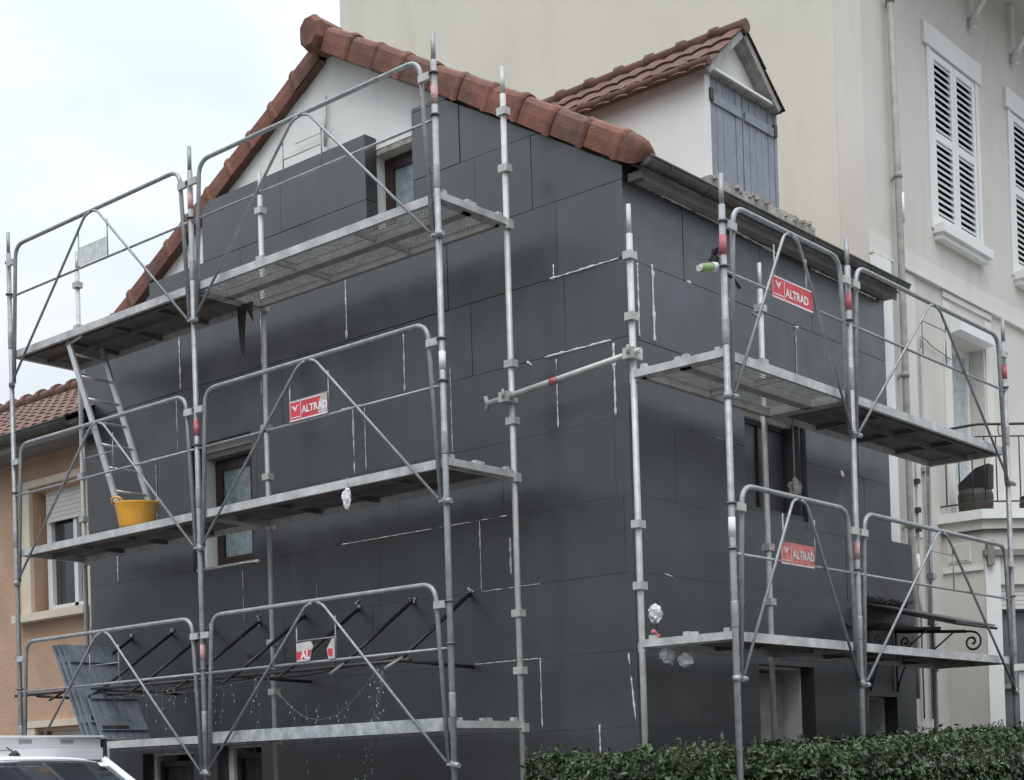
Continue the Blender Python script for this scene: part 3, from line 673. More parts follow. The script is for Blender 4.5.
# downpipe and service pipes
b = MB(); b.path([(FX+.085, 4.91, 10.5), (FX+.085, 5.0, 7.1), (FX+.085, 5.02, 3.4), (FX+.085, 5.02, 2.2)], .036, 'grime', 12)
for z in (9.35, 7.55, 5.5, 3.95): yy = 5.0-.026*max(0, z-7.1); b.path([(FX+.085, yy, z), (FX+.085, yy, z+.05)], .046, 'grime', 12); b.box(FX, FX+.06, 5.0, 5.04, z+.01, z+.04, 'grime')
b.path([(FX+.085, 5.02, 7.1), (FX+.085, 5.02, 7.4)], .043, 'trim_white', 12)
b.build('downpipe', big)
b = MB(); b.box(FX+.003, FX+.07, 4.46, 4.80, 3.75, 6.65, 'trim_white'); b.build('pilaster', big)
b = MB(); b.tube((FX+.03, 5.50, 5.9), (FX+.03, 5.50, 2.0), .014, 'grime', 6); b.path(fillet([(FX+.03, 5.50, 5.9), (FX+.03, 5.52, 6.05), (FX+.03, 5.8, 5.98), (FX+.03, 6.25, 5.93)], .04), .008, 'grime', 6)
for z in (5.1, 4.6): b.box(FX, FX+.05, 5.46, 5.54, z, z+.05, 'grime')
b.build('conduit', big)
b = MB(); b.tube((FX+.03, 5.30, 5.0), (FX+.03, 5.30, 2.0), .010, 'grime', 6)
for z in (4.15, 3.95, 4.45): b.box(FX, FX+.06, 5.27, 5.33, z, z+.05, 'iron')
b.path([(FX+.06, 5.2, 3.7), (FX+.10, 5.15, 3.5), (FX+.05, 5.22, 3.3), (FX+.09, 5.18, 3.1)], .022, 'bag', 6)
b.build('cable', big)
# balcony door with shutter box
b = MB(); b.box(FX-.24, FX-.23, 6.33, 7.22, 4.2, 6.24, 'glass_grey'); bd = b.build('balcony_door', big)
b = MB(); b.box(FX-.23, FX-.17, 6.34, 6.40, 4.2, 6.2, 'pvc'); b.box(FX-.23, FX-.17, 6.62, 6.70, 4.2, 6.15, 'pvc'); b.box(FX-.23, FX-.17, 6.40, 7.20, 6.14, 6.22, 'pvc'); b.box(FX-.235, FX-.20, 6.70, 7.18, 4.2, 6.14, 'curtain'); b.box(FX-.23, FX-.17, 7.12, 7.19, 4.2, 6.14, 'pvc'); b.build('frame', bd)
b = MB(); b.prism([(FX-.12, 6.30, 6.22), (FX+.13, 6.30, 6.25), (FX+.13, 6.30, 6.36), (FX+.03, 6.30, 6.46), (FX-.12, 6.30, 6.46)], (0, .93, 0), 'pvc'); b.build('shutter_box', bd)
b = MB()
for (a, c) in ((6.12, 6.31), (7.24, 7.42)): b.box(FX+.001, FX+.014, a, c, 4.2, 6.56, 'trim_soft')
b.box(FX+.001, FX+.022, 6.12, 7.42, 6.60, 6.66, 'trim_soft'); b.build('surround', bd)
# canted bay with balcony on top
def bay_poly(off, y0=5.95, x1=.25, z=0):
    o = off*.41
    return [(FX-.02, y0-off, z), (x1+o, y0-off, z), (x1+.85+off, y0+.85-o, z), (x1+.85+off, y0+3.2, z), (FX-.02, y0+3.2, z)]
b = MB(); p = bay_poly(0, z=3.40); b.prism(p, (0, 0, .58), 'facade_render')
b.prism([(FX, 5.95, GZ), (.25, 5.95, GZ), (.345, 6.045, GZ), (.145, 6.245, GZ), (FX, 6.245, GZ)], (0, 0, 3.55), 'facade_render')
b.box(FX, 1.1, 8.0, 9.15, GZ, 3.4, 'facade_render')
bay = b.build('bay', big)
b = MB()
q = [Vector((.25, 5.95, 0)), Vector((1, 1, 0)).normalized()]; cn = Vector((1, -1, 0)).normalized()
b.obox(q[0]+q[1]*.005+cn*.001+Vector((0, 0, 1.0)), q[1]*.165, cn*.02, (0, 0, 2.75), 'trim_white')
b.obox(q[0]+q[1]*-.01+cn*.002+Vector((0, 0, 3.70)), q[1]*1.2, cn*.06, (0, 0, .065), 'soffit')
b.obox(q[0]+q[1]*.02+cn*.002+Vector((0, 0, 3.60)), q[1]*.07, cn*.07, (0, 0, .26), 'soffit')
b.box(-.14, .12, 5.938, 5.949, 3.66, 3.875, 'trim_white'); b.box(-.12, .10, 5.93, 5.938, 3.68, 3.855, 'facade_render'); b.box(FX, .25, 5.925, 5.949, 3.56, 3.60, 'trim_white')
b.build('trim', bay)
b = MB()
o = q[0]+q[1]*.175+cn*-.06
for i in range(12): b.obox(o+Vector((0, 0, 3.14+i*.048)), q[1]*.95, cn*.012, (0, 0, .043), 'roller')
b.build('roller_shutter', bay)
b = MB(); b.obox(o+cn*-.05+Vector((0, 0, .9)), q[1]*.95, cn*.01, (0, 0, 2.24), 'glass_grey'); b.obox(o+cn*-.035+q[1]*.42+Vector((0, 0, .9)), q[1]*.05, cn*.03, (0, 0, 2.24), 'iron')
b.obox(o+cn*-.03+Vector((0, 0, 2.3)), q[1]*.95, cn*.03, (0, 0, .05), 'soffit'); b.obox(o+cn*.0+Vector((0, 0, 3.12)), q[1]*.95, cn*.02, (0, 0, .022), 'iron'); b.build('window', bay)
b = MB(); b.prism(bay_poly(.06, z=3.985), (0, 0, .10), 'facade_render'); b.prism(bay_poly(.11, z=4.086), (0, 0, .10), 'trim_white'); b.prism(bay_poly(.03, z=3.96), (0, 0, .024), 'soffit'); bal = b.build('balcony', big)
b = MB(); rp = [Vector((FX+.0, 5.93, 0)), Vector((.24, 5.93, 0)), Vector((1.05, 6.74, 0)), Vector((1.05, 8.9, 0))]
for z, r in ((5.10, .014), (4.28, .009), (4.97, .008)): b.path(fillet([v+Vector((0, 0, z)) for v in rp], .05), r, 'iron', 6)
for a, c in zip(rp[:-1], rp[1:]):
    n = int((c-a).length/.115)
    for i in range(n):
        t = a+(c-a)*(i+.5)/n; b.tube(t+Vector((0, 0, 4.28)), t+Vector((0, 0, 4.97)), .0075, 'iron', 5)
b.path([(.42+.03*math.cos(t*.5), 6.1, 5.04+.06*math.sin(t*.5)) for t in range(10)], .006, 'iron', 5)
b.build('railing', bal)
# planter tubs on balcony
def tub(x, y, w1, h, label):
    t = thing('planter_tub', label, 'planter', (x, y, 4.187), 'planter tubs on the balcony')
    b = MB(); b.path([(x, y, 4.188), (x, y, 4.24), (x, y, 4.187+h*.75), (x, y, 4.187+h)], 1, 'planter', 20, rr=[w1*.42, w1*.5, w1*.52, w1*.47]); b.build('tub', t)
    b = MB(); b.prism([(x-w1*.45, y-w1*.2, 4.189+h), (x+w1*.48, y-w1*.2, 4.189+h), (x+w1*.5, y-w1*.2, 4.187+h*1.95), (x+w1*.1, y-w1*.2, 4.187+h*1.85), (x-w1*.45, y-w1*.2, 4.187+h*1.3)], (0, w1*.4, 0), 'black_plastic'); b.build('cover', t)
tub(.07, 6.22, .36, .27, 'brown round planter tub with black cover behind the left bars of the balcony railing')
tub(.60, 6.55, .34, .13, 'low dark planter tub at the right end of the balcony beside the scaffold post')

# ------------------------------------------------------------------ apricot house on the left
oh = thing('terraced_house', 'apricot rendered house with red tiled roof and white framed window left of scaffolding', 'house', (-10, 1, GZ))
b = MB(); OY = .15
for rc in rects_minus((-15, -7.23, GZ, 5.42), [(-8.52, -7.50, 3.54, 4.93), (-8.52, -7.50, .8, 2.20)]): b.box(rc[0], rc[1], OY, OY+.3, rc[2], rc[3], 'orange_render')
b.box(-15, -14.7, OY+.3, 4.6, GZ, 5.5, 'orange_render'); b.build('front_wall', oh)
b = MB(); dd = Vector((0, -2.68, -.55*2.68)); tile_slope(b, (-15.2, 2.42, 6.96), (1, 0, 0), dd, 7.997, dd.length, 'tile_orange', wav=.105, amp=.022, course=.34, thick=.018)
b.prism([(-15.2, 2.42, 6.87), (-15.2, -.22, 5.42), (-15.2, -.22, 5.46), (-15.2, 2.42, 6.94)], (7.995, 0, 0), 'old_wood')
b.prism([(-15.2, 2.44, 6.87), (-15.2, 4.9, 5.52), (-15.2, 4.9, 5.58), (-15.2, 2.44, 6.94)], (7.995, 0, 0), 'tile_orange')
z0_ = 6.96-.55*2.40; tile_slope(b, (-7.203, .02, z0_), (1, 0, 0), Vector((0, -.28, -.154)), .175, .32, 'tile_orange', wav=.105, amp=.022, course=.34, thick=.018)
for i in range(21): x = -15.2+i*.38; b.path([(x, 2.42, 7.0), (x+.33, 2.42, 7.0), (x+.335, 2.42, 7.01), (x+.38, 2.42, 7.01)], 1, 'tile_orange', 12, rr=[.10, .11, .13, .125])
b.build('roof', oh)
b = MB(); vs_ = []
for x in (-15.2, -7.03):
    for i in range(9): a = math.pi*i/8; vs_.append((x, -.30-.07*math.cos(a), 5.46-.075*math.sin(a)))
b.add(vs_, [(i, i+1, i+10, i+9) for i in range(8)], 'zinc', True); b.tube((-15.2, -.37, 5.465), (-7.03, -.37, 5.465), .01, 'zinc', 6); b.build('gutter', oh)
b = MB(); b.box(-15.2, -7.205, -.21, .148, 5.33, 5.37, 'soffit'); b.box(-7.2045, -7.04, -.21, -.01, 5.33, 5.37, 'soffit'); b.box(-15.2, -7.04, -.24, -.212, 5.31, 5.47, 'soffit'); b.build('fascia', oh)
def owin(z0, z1, shut):
    b = MB(); b.box(-8.44, -7.52, .33, .34, z0, z1, 'glass'); wn = b.build('window', oh)
    b = MB()
    for (x0, x1) in ((-8.45, -8.36), (-7.92, -7.85), (-7.72, -7.63)): b.box(x0, x1, .28, .335, z0+.0, z1, 'pvc')
    b.box(-8.36, -7.63, .28, .33, z0, z0+.09, 'pvc'); b.box(-8.36, -7.63, .28, .33, z1-.06, z1, 'pvc'); b.build('frame', wn)
    b = MB(); b.box(-8.72, -8.525, .10, .149, z0, z1+.04, 'cream'); b.box(-7.49, -7.36, .10, .149, z0, z1+.04, 'cream'); b.box(-8.74, -7.36, .09, .149, z1+.042, z1+.12, 'cream'); b.build('surround', wn)
    b = MB(); b.box(-8.82, -7.38, .02, .28, z0-.09, z0-.002, 'cream'); b.build('sill', wn)
    b = MB(); n = int(shut/.05)
    for i in range(n): b.box(-8.40, -7.52, .245, .262, z1-(i+1)*shut/n+.004, z1-i*shut/n, 'roller')
    b.build('roller_shutter', wn)
owin(3.54, 4.93, .36); owin(.8, 2.20, 1.35)
b = MB(); b.box(-7.36, -7.24, .09, .145, 3.3, 4.35, 'cream'); b.build('corner_strip', oh)

# ------------------------------------------------------------------ scaffolding
def text_mesh(s, size):
    cu = bpy.data.curves.new('txt', 'FONT'); cu.body = s; cu.size = size; cu.offset = size*.034; cu.resolution_u = 2
    o = bpy.data.objects.new('txt', cu); COL.objects.link(o)
    dg = bpy.context.evaluated_depsgraph_get(); me = bpy.data.meshes.new_from_object(o.evaluated_get(dg))
    vs = [v.co.copy() for v in me.vertices]; fs = [tuple(p.vertices) for p in me.polygons]
    bpy.data.objects.remove(o); bpy.data.curves.remove(cu); bpy.data.meshes.remove(me)
    return vs, fs
class Frame:
    def __init__(s, O, u, n): s.O, s.u, s.n = Vector(O), Vector(u), Vector(n)
    def __call__(s, a, t, z): return s.O+s.u*a+s.n*t+Vector((0, 0, z))
def sign_plate(F, parent, ac, zb, w_, h_, style, t=.018):
    # local reading direction: left to right seen from outside
    sgn = 1 if F.u.cross(Vector((0, 0, 1))).dot(F.n) > 0 else -1
    def P(x, z, dt=0): return F(ac+sgn*x, t+dt, zb+z)
    def rect(bm, x0, x1, z0, z1, d0, d1, m): bm.obox(P(x0, z0, d0), P(x1, z0, d0)-P(x0, z0, d0), (0, 0, z1-z0), F.n*(d1-d0), m)
    b = MB(); W, H = w_/2, h_
    red = 'sign_worn' if style == 'worn' else 'sign_red'; wh = 'sign_faded' if style in ('worn',) else 'sign_white'
    if style == 'blank':
        rect(b, -W, W, 0, H, 0, .004, 'sign_grey')
        b.build('sign_plate', parent); return
    def put_text(s, x, z, size, m):
        vs, fs = text_mesh(s, size); b.add([P(x+v.x, z+v.y, .0070) for v in vs], fs, m)
    if style == 'torn':
        pl = [(-W, 0), (-W+.34*w_, 0), (-W+.40*w_, .5*H), (-W+.45*w_, .72*H), (-W+.38*w_, .98*H), (-W, .93*H)]
        b.prism([P(x, z) for x, z in pl], F.n*.004, 'sign_faded')
        b.prism([P(x, z, .0042) for x, z in [(-W, .02), (-W+.33*w_, .02), (-W+.41*w_, .55*H), (-W, .50*H)]], F.n*.001, 'sign_red')
        b.prism([P(x, z) for x, z in [(W-.16*w_, 0), (W, 0), (W, H), (W-.06*w_, .98*H), (W-.20*w_, .5*H)]], F.n*.004, 'sign_faded')
        b.prism([P(x, z, .0042) for x, z in [(W-.15*w_, .02), (W-.05*w_, .02), (W-.05*w_, .5*H), (W-.18*w_, .5*H)]], F.n*.001, 'sign_red')
        put_text('AL', -W+.12*w_, .13*H, .095, 'sign_white')
        b.build('sign_plate', parent); return
    rect(b, -W, W, 0, H, 0, .004, red)
    rect(b, -W, W, 0, .012, .0045, .0055, wh)
    if style != 'worn': rect(b, -W, W, H-.010, H, .0045, .0055, wh)
    # logo box: outlined square with a swooping bird and a bar under it
    lx0, lx1 = -W+.012, -W+.012+.27*w_
    rect(b, lx1, lx1+.006, .0, H, .0045, .0055, wh); rect(b, lx0-.004, lx0, .0, H, .0045, .0055, wh)
    rect(b, lx0+.01, lx1-.01, .026, .034, .0045, .0055, wh)
    cx = (lx0+lx1)/2; cz = H*.62
    bird = [(-.045, .030), (-.02, .022), (-.002, .004), (.018, .024), (.045, .026), (.022, .008), (.0, -.028), (-.014, -.010), (-.030, .006)]
    b.prism([P(cx+x, cz+z, .0046) for x, z in bird], F.n*.0012, wh)
    put_text('ALTRAD', lx1+.018, H*(.5 if style != 'clean' else .42)-.030, w_*(.178 if style != 'clean' else .15), wh)
    if style == 'scuffed': b.prism([P(x, z, .0057) for x, z in [(W-.11, .012), (W, .012), (W, H), (W-.07, H), (W-.10, .6*H)]], F.n*.0006, 'sign_faded')
    b.build('sign_plate', parent)

def guardrail(F, parent, s0, s1, zd, sign=None, hoist=.0):
    b = MB(); t = .004; ztop = zd+1.045; zb = zd-.33; zm = zd+.545
    a0, a1 = s0+.14, s1-.14; c0, c1 = s0+.05, s1-.05
    top = fillet([F(c0, t, zb), F(a0, t, ztop-.0), F(a1, t, ztop), F(c1, t, zb)], .14, 7)
    b.path(top, .0195, 'galv', 10)
    f = lambda z: (z-zb)/(ztop-zb)
    m0 = c0+(a0-c0)*f(zm); m1 = c1+(a1-c1)*f(zm)
    b.tube(F(s0+.02, t, zm), F(s1-.02, t, zm), .0115, 'galv', 8)
    mid = (s0+s1)/2; r = .012
    L0 = fillet([F(c0+.01, t+.02, zb+.02), F(mid-.10, t+.02, ztop-.035), F(mid-.03, t+.012, ztop-.018)], .05, 5)
    L1 = fillet([F(c1-.01, t+.02, zb+.02), F(mid+.10, t+.02, ztop-.035), F(mid+.03, t+.012, ztop-.018)], .05, 5)
    b.path(L0, r, 'galv', 8); b.path(L1, r, 'galv', 8)
    hw = .235; ztr = zm+(ztop-zm)*(1-(hw-.1)/((s1-s0)/2-.15))*.86+.03
    ztr = min(ztr, zd+.90)
    for x in (mid-hw, mid+hw): b.tube(F(x, t+.005, zm), F(x, t+.005, ztr), .0065, 'galv', 6)
    if hoist >= 0: b.tube(F(mid-hw, t+.005, zm+.185+hoist), F(mid+hw, t+.005, zm+.185+hoist), .005, 'galv', 6)
    # end hooks on the posts
    for s, e in ((s0, c0), (s1, c1)):
        b.obox(F(s, -.004, zd-.34), F.u*(e-s), F.n*.04, (0, 0, .02), 'galv')
        b.path([F(s+(e-s)*.2, t+.01, zd-.37), F(s+(e-s)*.2, t+.01, zd-.30)], .012, 'galv', 6)
        dr_ = 1 if e > s else -1
        b.obox(F(s+dr_*.02, .012, zd+.85), F.u*(dr_*.11), F.n*.03, (0, 0, .055), 'galv_light')
    g = b.build('guardrail', parent)
    if sign: sign_plate(F, g, mid-(.05 if sign == 'worn' else 0), zm+(-.045 if sign == 'clean' else -.02 if sign == 'worn' else .012), .60 if sign == 'clean' else .49 if sign == 'worn' else .46, .165, sign)
    return g

def standard(F, parent, s, t, z0, z1, decks, inner, bands=None, lean=0.):
    mt = 'galv_light' if inner else 'galv'
    b = MB(); dl = lambda z: F(s+lean*(z-2), t, z)
    b.path([dl(z0), dl(z1-.22)], .0245, mt, 14); b.path([dl(z1-.235), dl(z1)], .0185, mt, 12)
    for zd in decks:       # socket joints
        b.path([dl(zd+.02), dl(zd+.03), dl(zd+.20), dl(zd+.21)], 1, mt, 14, rr=[.0245, .0272, .0272, .0245]) if not inner else None
    b.path([dl(z0), dl(z0+.01)], .07, 'galv_dark', 8) if z0 < 0 else None
    b.path([dl(z0), dl(z0+.35)], .019, 'galv_dark', 8)
    so = b.build('standard', parent)
    for zd in decks:
        if inner:
            for h in (.40, .855):
                b = MB(); b.obox(F(s-.045, t-.036, zd+h-.03), F.u*.09, F.n*.072, (0, 0, .058), mt); b.build('clamp', so)
            b = MB(); b.obox(F(s-.01, t-.03, zd-.09), F.u*.06, F.n*.06, (0, 0, .07), mt); b.build('clamp', so)
        else:
            for h in (.58, .90):
                b = MB(); b.path([dl(zd+h-.007), dl(zd+h+.007)], .038, 'galv_dark', 14); b.build('clamp', so)
            b = MB(); b.path([dl(zd-.36), dl(zd-.315)], .031, 'galv', 14); b.path([F(s+.02, .03, zd-.34), F(s+.075, .03, zd-.34)], .022, 'galv', 8); b.build('hook_clamp', so)
    if bands:
        for zd, m in bands:
            b = MB(); b.path([dl(zd+.66), dl(zd+.80)], .0262, m, 14); b.build('marking_band', so)
def deck(F, parent, s0, s1, z, wi, kind, edge='deck_edge'):
    b = MB(); a, c = s0+.035, s1-.035; H = .068; t1 = -.012; t0 = -wi+.04; L_ = c-a
    def ob(x0, x1, ta, tb, za, zb, m): b.obox(F(x0, ta, za), F.u*(x1-x0), F.n*(tb-ta), (0, 0, zb-za), m)
    ob(a, c, t1-.012, t1, z-H, z, edge); ob(a, c, t1-.05, t1-.012, z-.008, z-.0005, edge); ob(a, c, t1-.035, t1-.0125, z-H, z-H+.008, edge)
    ob(a, c, t0, t0+.012, z-H, z, edge)
    if kind == 'perf':
        tm = (t0+t1)/2
        ob(a, c, tm-.03, tm+.03, z-H, z-.010, 'grime')
        for (ta, tb) in ((t0+.013, tm-.031), (tm+.031, t1-.05)):
            b.add([F(a, ta, z-.004), F(c, ta, z-.004), F(c, tb, z-.004), F(a, tb, z-.004)], [(0, 1, 2, 3)], 'perf')
            ob(a, c, ta, ta+.035, z-H, z-.0065, 'grime'); 
            n = max(2, int(L_/.75))
            for i in range(1, n): ob(a+L_*i/n-.012, a+L_*i/n+.012, ta+.036, tb-.001, z-.05, z-.0062, 'grime')
    else:
        ob(a, c, t0+.013, t1-.051, z-.014, z-.002, 'plywood')
        ob(a, c, t1-.13, t1-.10, z-H*.9, z-.0142, 'plywood')
        ob(a, c, (t0+t1)/2-.03, (t0+t1)/2+.01, z-H*.9, z-.0142, 'plywood')
        n = max(2, int(L_/.62))
        for i in range(1, n): ob(a+L_*i/n-.02, a+L_*i/n+.02, t0+.013, t1-.052, z-H*.75, z-.0143, 'plywood')
    for x in (a, c-.03): ob(x, x+.03, t0+.013, t1-.052, z-H, z-.015, edge)
    d = b.build('deck', parent)
    if kind == 'blotchy':
        b = MB(); b.obox(F(a-.005, t1+.001, z-.075), F.u*(L_+.01), F.n*.006, (0, 0, .10), 'deck_blotchy'); b.build('edge_plank', d)
def transom(F, parent, s, wi, z, bumps=True):
    b = MB(); b.obox(F(s-.022, -wi+.02, z-.058), F.u*.044, F.n*(wi-.035), (0, 0, .056), 'deck_edge')
    if bumps:
        for t in (-.06, -wi*.42, -wi*.50, -wi+.10): b.obox(F(s-.02, t-.025, z-.004), F.u*.04, F.n*.045, (0, 0, .022+random.random()*.014), 'deck_edge')
    b.build('transom', parent)

# left scaffold
F = Frame((-6.889, -1.069, 0), (1, 0, 0), (0, -1, 0)); S3 = [0, 2.964, 5.94]; WI = .80
sl = thing('facade_scaffold', 'three storey galvanised scaffold with guardrails standing along the dark grey gable wall', 'scaffold', (-3.9, -.67, GZ))
DZ = [1.985, 3.97, 5.985]
for i, s in enumerate(S3):
    bd = {0: None, 1: [(3.97, 'red_band'), (5.985, 'pink_band'), (1.985, 'pink_band')], 2: [(5.985, 'pink_band'), (3.97, 'white_band')]}[i]
    standard(F, sl, s, 0, GZ, 7.20, DZ, False, bd)
    standard(F, sl, s, -WI, GZ, 7.20, DZ, True)
kinds = {0: ('ply', 'blotchy'), 1: ('ply', 'ply'), 2: ('ply', 'perf')}
signs = {0: (None, 'torn'), 1: (None, 'scuffed'), 2: ('blank', None)}
for k, z in enumerate(DZ):
    for j in (0, 1):
        deck(F, sl, S3[j], S3[j+1], z, WI, kinds[k][j]); guardrail(F, sl, S3[j], S3[j+1], z, signs[k][j])
    for i, s in enumerate(S3): transom(F, sl, s, WI, z, i == 2)
b = MB(); b.tube((-1.15, -.335, 4.53), (.36, -.335, 4.652), .0245, 'galv_light', 12)
b.tube((-.50, -.335, 4.5825), (-.42, -.335, 4.589), .0258, 'red_band', 12)
b.path([(-1.17, -.335, 4.47), (-1.15, -.335, 4.53), (-1.17, -.335, 4.59)], .018, 'grime', 8)
for x, z in ((-.95, 4.546), (.27, 4.645)): b.box(x-.045, x+.045, -.38, -.25, z-.04, z+.04, 'galv_light'); b.tube((x+.02, -.40, z-.02), (x+.02, -.40, z+.05), .012, 'grime', 6)
b.build('tie_tube', sl)

# right scaffold
F2 = Frame((1.0757, -.3094, 0), (0, 1, 0), (1, 0, 0)); S4 = [0, 1.841, 4.94]; W2 = .806
sr = thing('facade_scaffold', 'two storey galvanised scaffold standing in the hedge along the shuttered side wall on the right', 'scaffold', (.67, 2, GZ))
D2 = [2.53, 4.525]
for i, s in enumerate(S4):
    bd = {0: [(4.525, 'red_band'), (2.53, 'white_band')], 1: [(4.525, 'red_band'), (2.53, 'pink_band')], 2: [(4.525, 'red_band')]}[i]
    standard(F2, sr, s, 0, GZ, 5.76, D2, False, bd)
    standard(F2, sr, s, -W2, GZ, 5.76 if i < 2 else 4.6, D2 if i < 2 else D2[:1], True)
for k, z in enumerate(D2):
    for j in (0, 1):
        deck(F2, sr, S4[j], S4[j+1], z, W2, 'perf' if (k == 1 and j == 0) else 'ply')
        guardrail(F2, sr, S4[j], S4[j+1], z, ({0: 'worn', 1: 'clean'}[k] if j == 0 else None), -1 if j == 0 else .12)
    for i, s in enumerate(S4): transom(F2, sr, s, W2, z, i == 0)

# ------------------------------------------------------------------ ladder, bucket, shutters
ld = thing('ladder', 'aluminium ladder leaning from the yellow bucket up to the top deck', 'ladder', (-4.95, -.8, 3.98))
bt, tp = Vector((-5.15, 0, 3.975)), Vector((-6.0, 0, 5.93))
for y in (-1.0, -.62):
    b = MB(); o1 = bt+Vector((0, y, 0)); d1 = tp-bt; side = Vector((d1.z, 0, -d1.x)).normalized()
    b.obox(o1-side*.03, d1, side*.06, (0, .024, 0), 'alu'); b.build('rail', ld)
for i in range(8):
    t = (i+.6)/8.2; p_ = bt+(tp-bt)*t; b = MB(); b.tube(p_+Vector((0, -.98, 0)), p_+Vector((0, -.61, 0)), .014, 'alu', 8); b.build('rung', ld)
b = MB(); b.tube(tp+Vector((-.02, -.99, -.05)), tp+Vector((.25, -.99, .0)), .016, 'alu', 8); b.build('hook', ld)

bk = thing('bucket', 'yellow flexible builder bucket with two handles on the middle scaffold deck', 'bucket', (-5.09, -.89, 3.972))
c = Vector((-5.09, -.89, 3.973)); b = MB(); n = 28; rings = []
for (z, r) in ((0, .155), (.03, .165), (.15, .185), (.225, .20), (.24, .207), (.245, .198), (.22, .19), (.03, .15)):
    rings.append([c+Vector((r*math.cos(2*math.pi*i/n)*1.03, r*math.sin(2*math.pi*i/n), z+.006*math.sin(4*math.pi*i/n)*(z/.24))) for i in range(n)])
b.add([p for q_ in rings for p in q_], [tuple(range(n))[::-1]]+[(a*n+i, a*n+(i+1) % n, (a+1)*n+(i+1) % n, (a+1)*n+i) for a in range(len(rings)-1) for i in range(n)]+[tuple(range((len(rings)-1)*n, len(rings)*n))], 'yellow', True)
b.build('tub', bk)
for s in (-1, 1):
    b = MB(); b.path([c+Vector((s*.05-.085, s*.17, .235)), c+Vector((s*.05-.06, s*.20, .275)), c+Vector((s*.05, s*.21, .285)), c+Vector((s*.05+.06, s*.20, .275)), c+Vector((s*.05+.085, s*.17, .235))], .012, 'yellow', 8); b.build('handle', bk)

def lean_shutter(bx, y0, y1, ln, label, lift=0.):
    # leans in the XZ plane: foot at bx, head towards -X
    d = Vector((-.47, 0, .883)); n_ = Vector((.883, 0, .47))
    o = Vector((bx, y0, 1.992+lift))
    t = thing('wooden_shutter', label, 'shutter', (bx, (y0+y1)/2, 2.012), 'shutters leaning on the lowest deck')
    n = 6; wv = (y1-y0)/n; b = MB()
    for i in range(n): b.obox(o+Vector((0, wv*i+.003, 0))+n_*random.uniform(0, .003), d*ln, (0, wv-.006, 0), n_*.026, 'shutter_grey')
    b.build('planks', t)
    for q_ in (.17, .80): b = MB(); b.obox(o+d*(ln*q_)+n_*.030+Vector((0, .015, 0)), d*.085, (0, y1-y0-.03, 0), n_*.022, 'shutter_grey'); b.build('batten', t)
    b = MB(); b.obox(o+d*(ln*.2)+n_*.054+Vector((0, .02, 0)), d*.03, (0, .3, 0), n_*.006, 'iron'); b.build('hinge_strap', t)
lean_shutter(-5.850, -1.03, -.48, 1.09, 'full height grey blue plank shutter at the back of the leaning stack, furthest left')
lean_shutter(-5.775, -1.03, -.48, 1.09, 'full height grey blue plank shutter second from the back of the leaning stack')
lean_shutter(-5.700, -1.02, -.47, 1.09, 'full height grey blue plank shutter third in the stack, its upper planks face the street')
lean_shutter(-5.600, -1.0, -.44, .56, 'half height grey blue plank shutter leaning at the very front of the stack')

# ------------------------------------------------------------------ small site clutter
def crumple(center, size, mt, seed, stretch=(1, 1, 1), n=3):
    import bmesh
    bm = bmesh.new(); bmesh.ops.create_icosphere(bm, subdivisions=n, radius=1)
    mb = MB(); vs = []
    for v in bm.verts:
        q = noise.noise_vector(v.co*2.1+Vector((seed, 0, 0)))*.45+noise.noise_vector(v.co*5+Vector((0, seed, 0)))*.18
        p = v.co+q; vs.append(Vector(center)+Vector((p.x*stretch[0], p.y*stretch[1], p.z*stretch[2]))*size)
    fs = [tuple(v.index for v in f.verts) for f in bm.faces]; bm.free()
    mb.add(vs, fs, mt, False); return mb
stand(crumple((.30, -.17, 2.73), .048, 'bag', 3, (1, 1, 1.5)), 'plastic_bag', 'crumpled white bag tied above the lower deck at the corner post', 'bag', (.30, -.17, 2.66), 'white bags tied at the corner post')
stand(crumple((.42, -.20, 2.42), .05, 'bag', 8, (1.2, 1, 1.4)), 'plastic_bag', 'crumpled white bag hanging just below the lower deck nearest the corner post', 'bag', (.42, -.20, 2.46), 'white bags tied at the corner post')
stand(crumple((.56, -.17, 2.37), .045, 'bag', 14, (1.3, 1, 1.2)), 'plastic_bag', 'white bag below the deck, the one further right from the corner post', 'bag', (.55, -.17, 2.42), 'white bags tied at the corner post')
b = MB(); b.path([(.31, -.16, 2.84), (.30, -.15, 2.80), (.32, -.17, 2.72), (.30, -.16, 2.56), (.33, -.18, 2.5)], .007, 'black_plastic', 5); b.path([(.29, -.20, 2.60), (.30, -.14, 2.56), (.33, -.2, 2.55)], .018, 'red_band', 6)
stand(b, 'strap', 'dark strap with a red end holding the upper white bag to the corner post', 'strap', (.31, -.16, 2.53))
# foam gun with can
fg = thing('foam_gun', 'black foam gun with green and white can hung on the corner upright at right', 'foam gun', (1.05, -.33, 5.14))
b = MB(); b.path([(1.02, -.52, 5.055), (1.02, -.51, 5.057), (1.03, -.36, 5.10), (1.03, -.345, 5.105)], 1, 'can_green', 14, rr=[.026, .032, .032, .028]); b.build('can', fg)
b = MB(); b.path([(1.02, -.545, 5.05), (1.02, -.52, 5.056)], .022, 'bag', 12); b.path([(1.03, -.40, 5.09), (1.03, -.34, 5.105)], .0335, 'bag', 12); b.build('cap', fg)
b = MB(); b.path([(1.03, -.38, 5.17), (1.035, -.33, 5.14), (1.04, -.28, 5.11), (1.09, -.2, 5.03), (1.10, -.14, 4.98)], .013, 'black_plastic', 8); b.obox((1.02, -.43, 5.14), (.0, .10, -.03), (.02, 0, 0), (0, .03, .06), 'black_plastic'); b.obox((1.02, -.38, 5.17), (0, .07, .03), (.02, 0, 0), (0, .0, .05), 'black_plastic'); b.build('gun', fg)
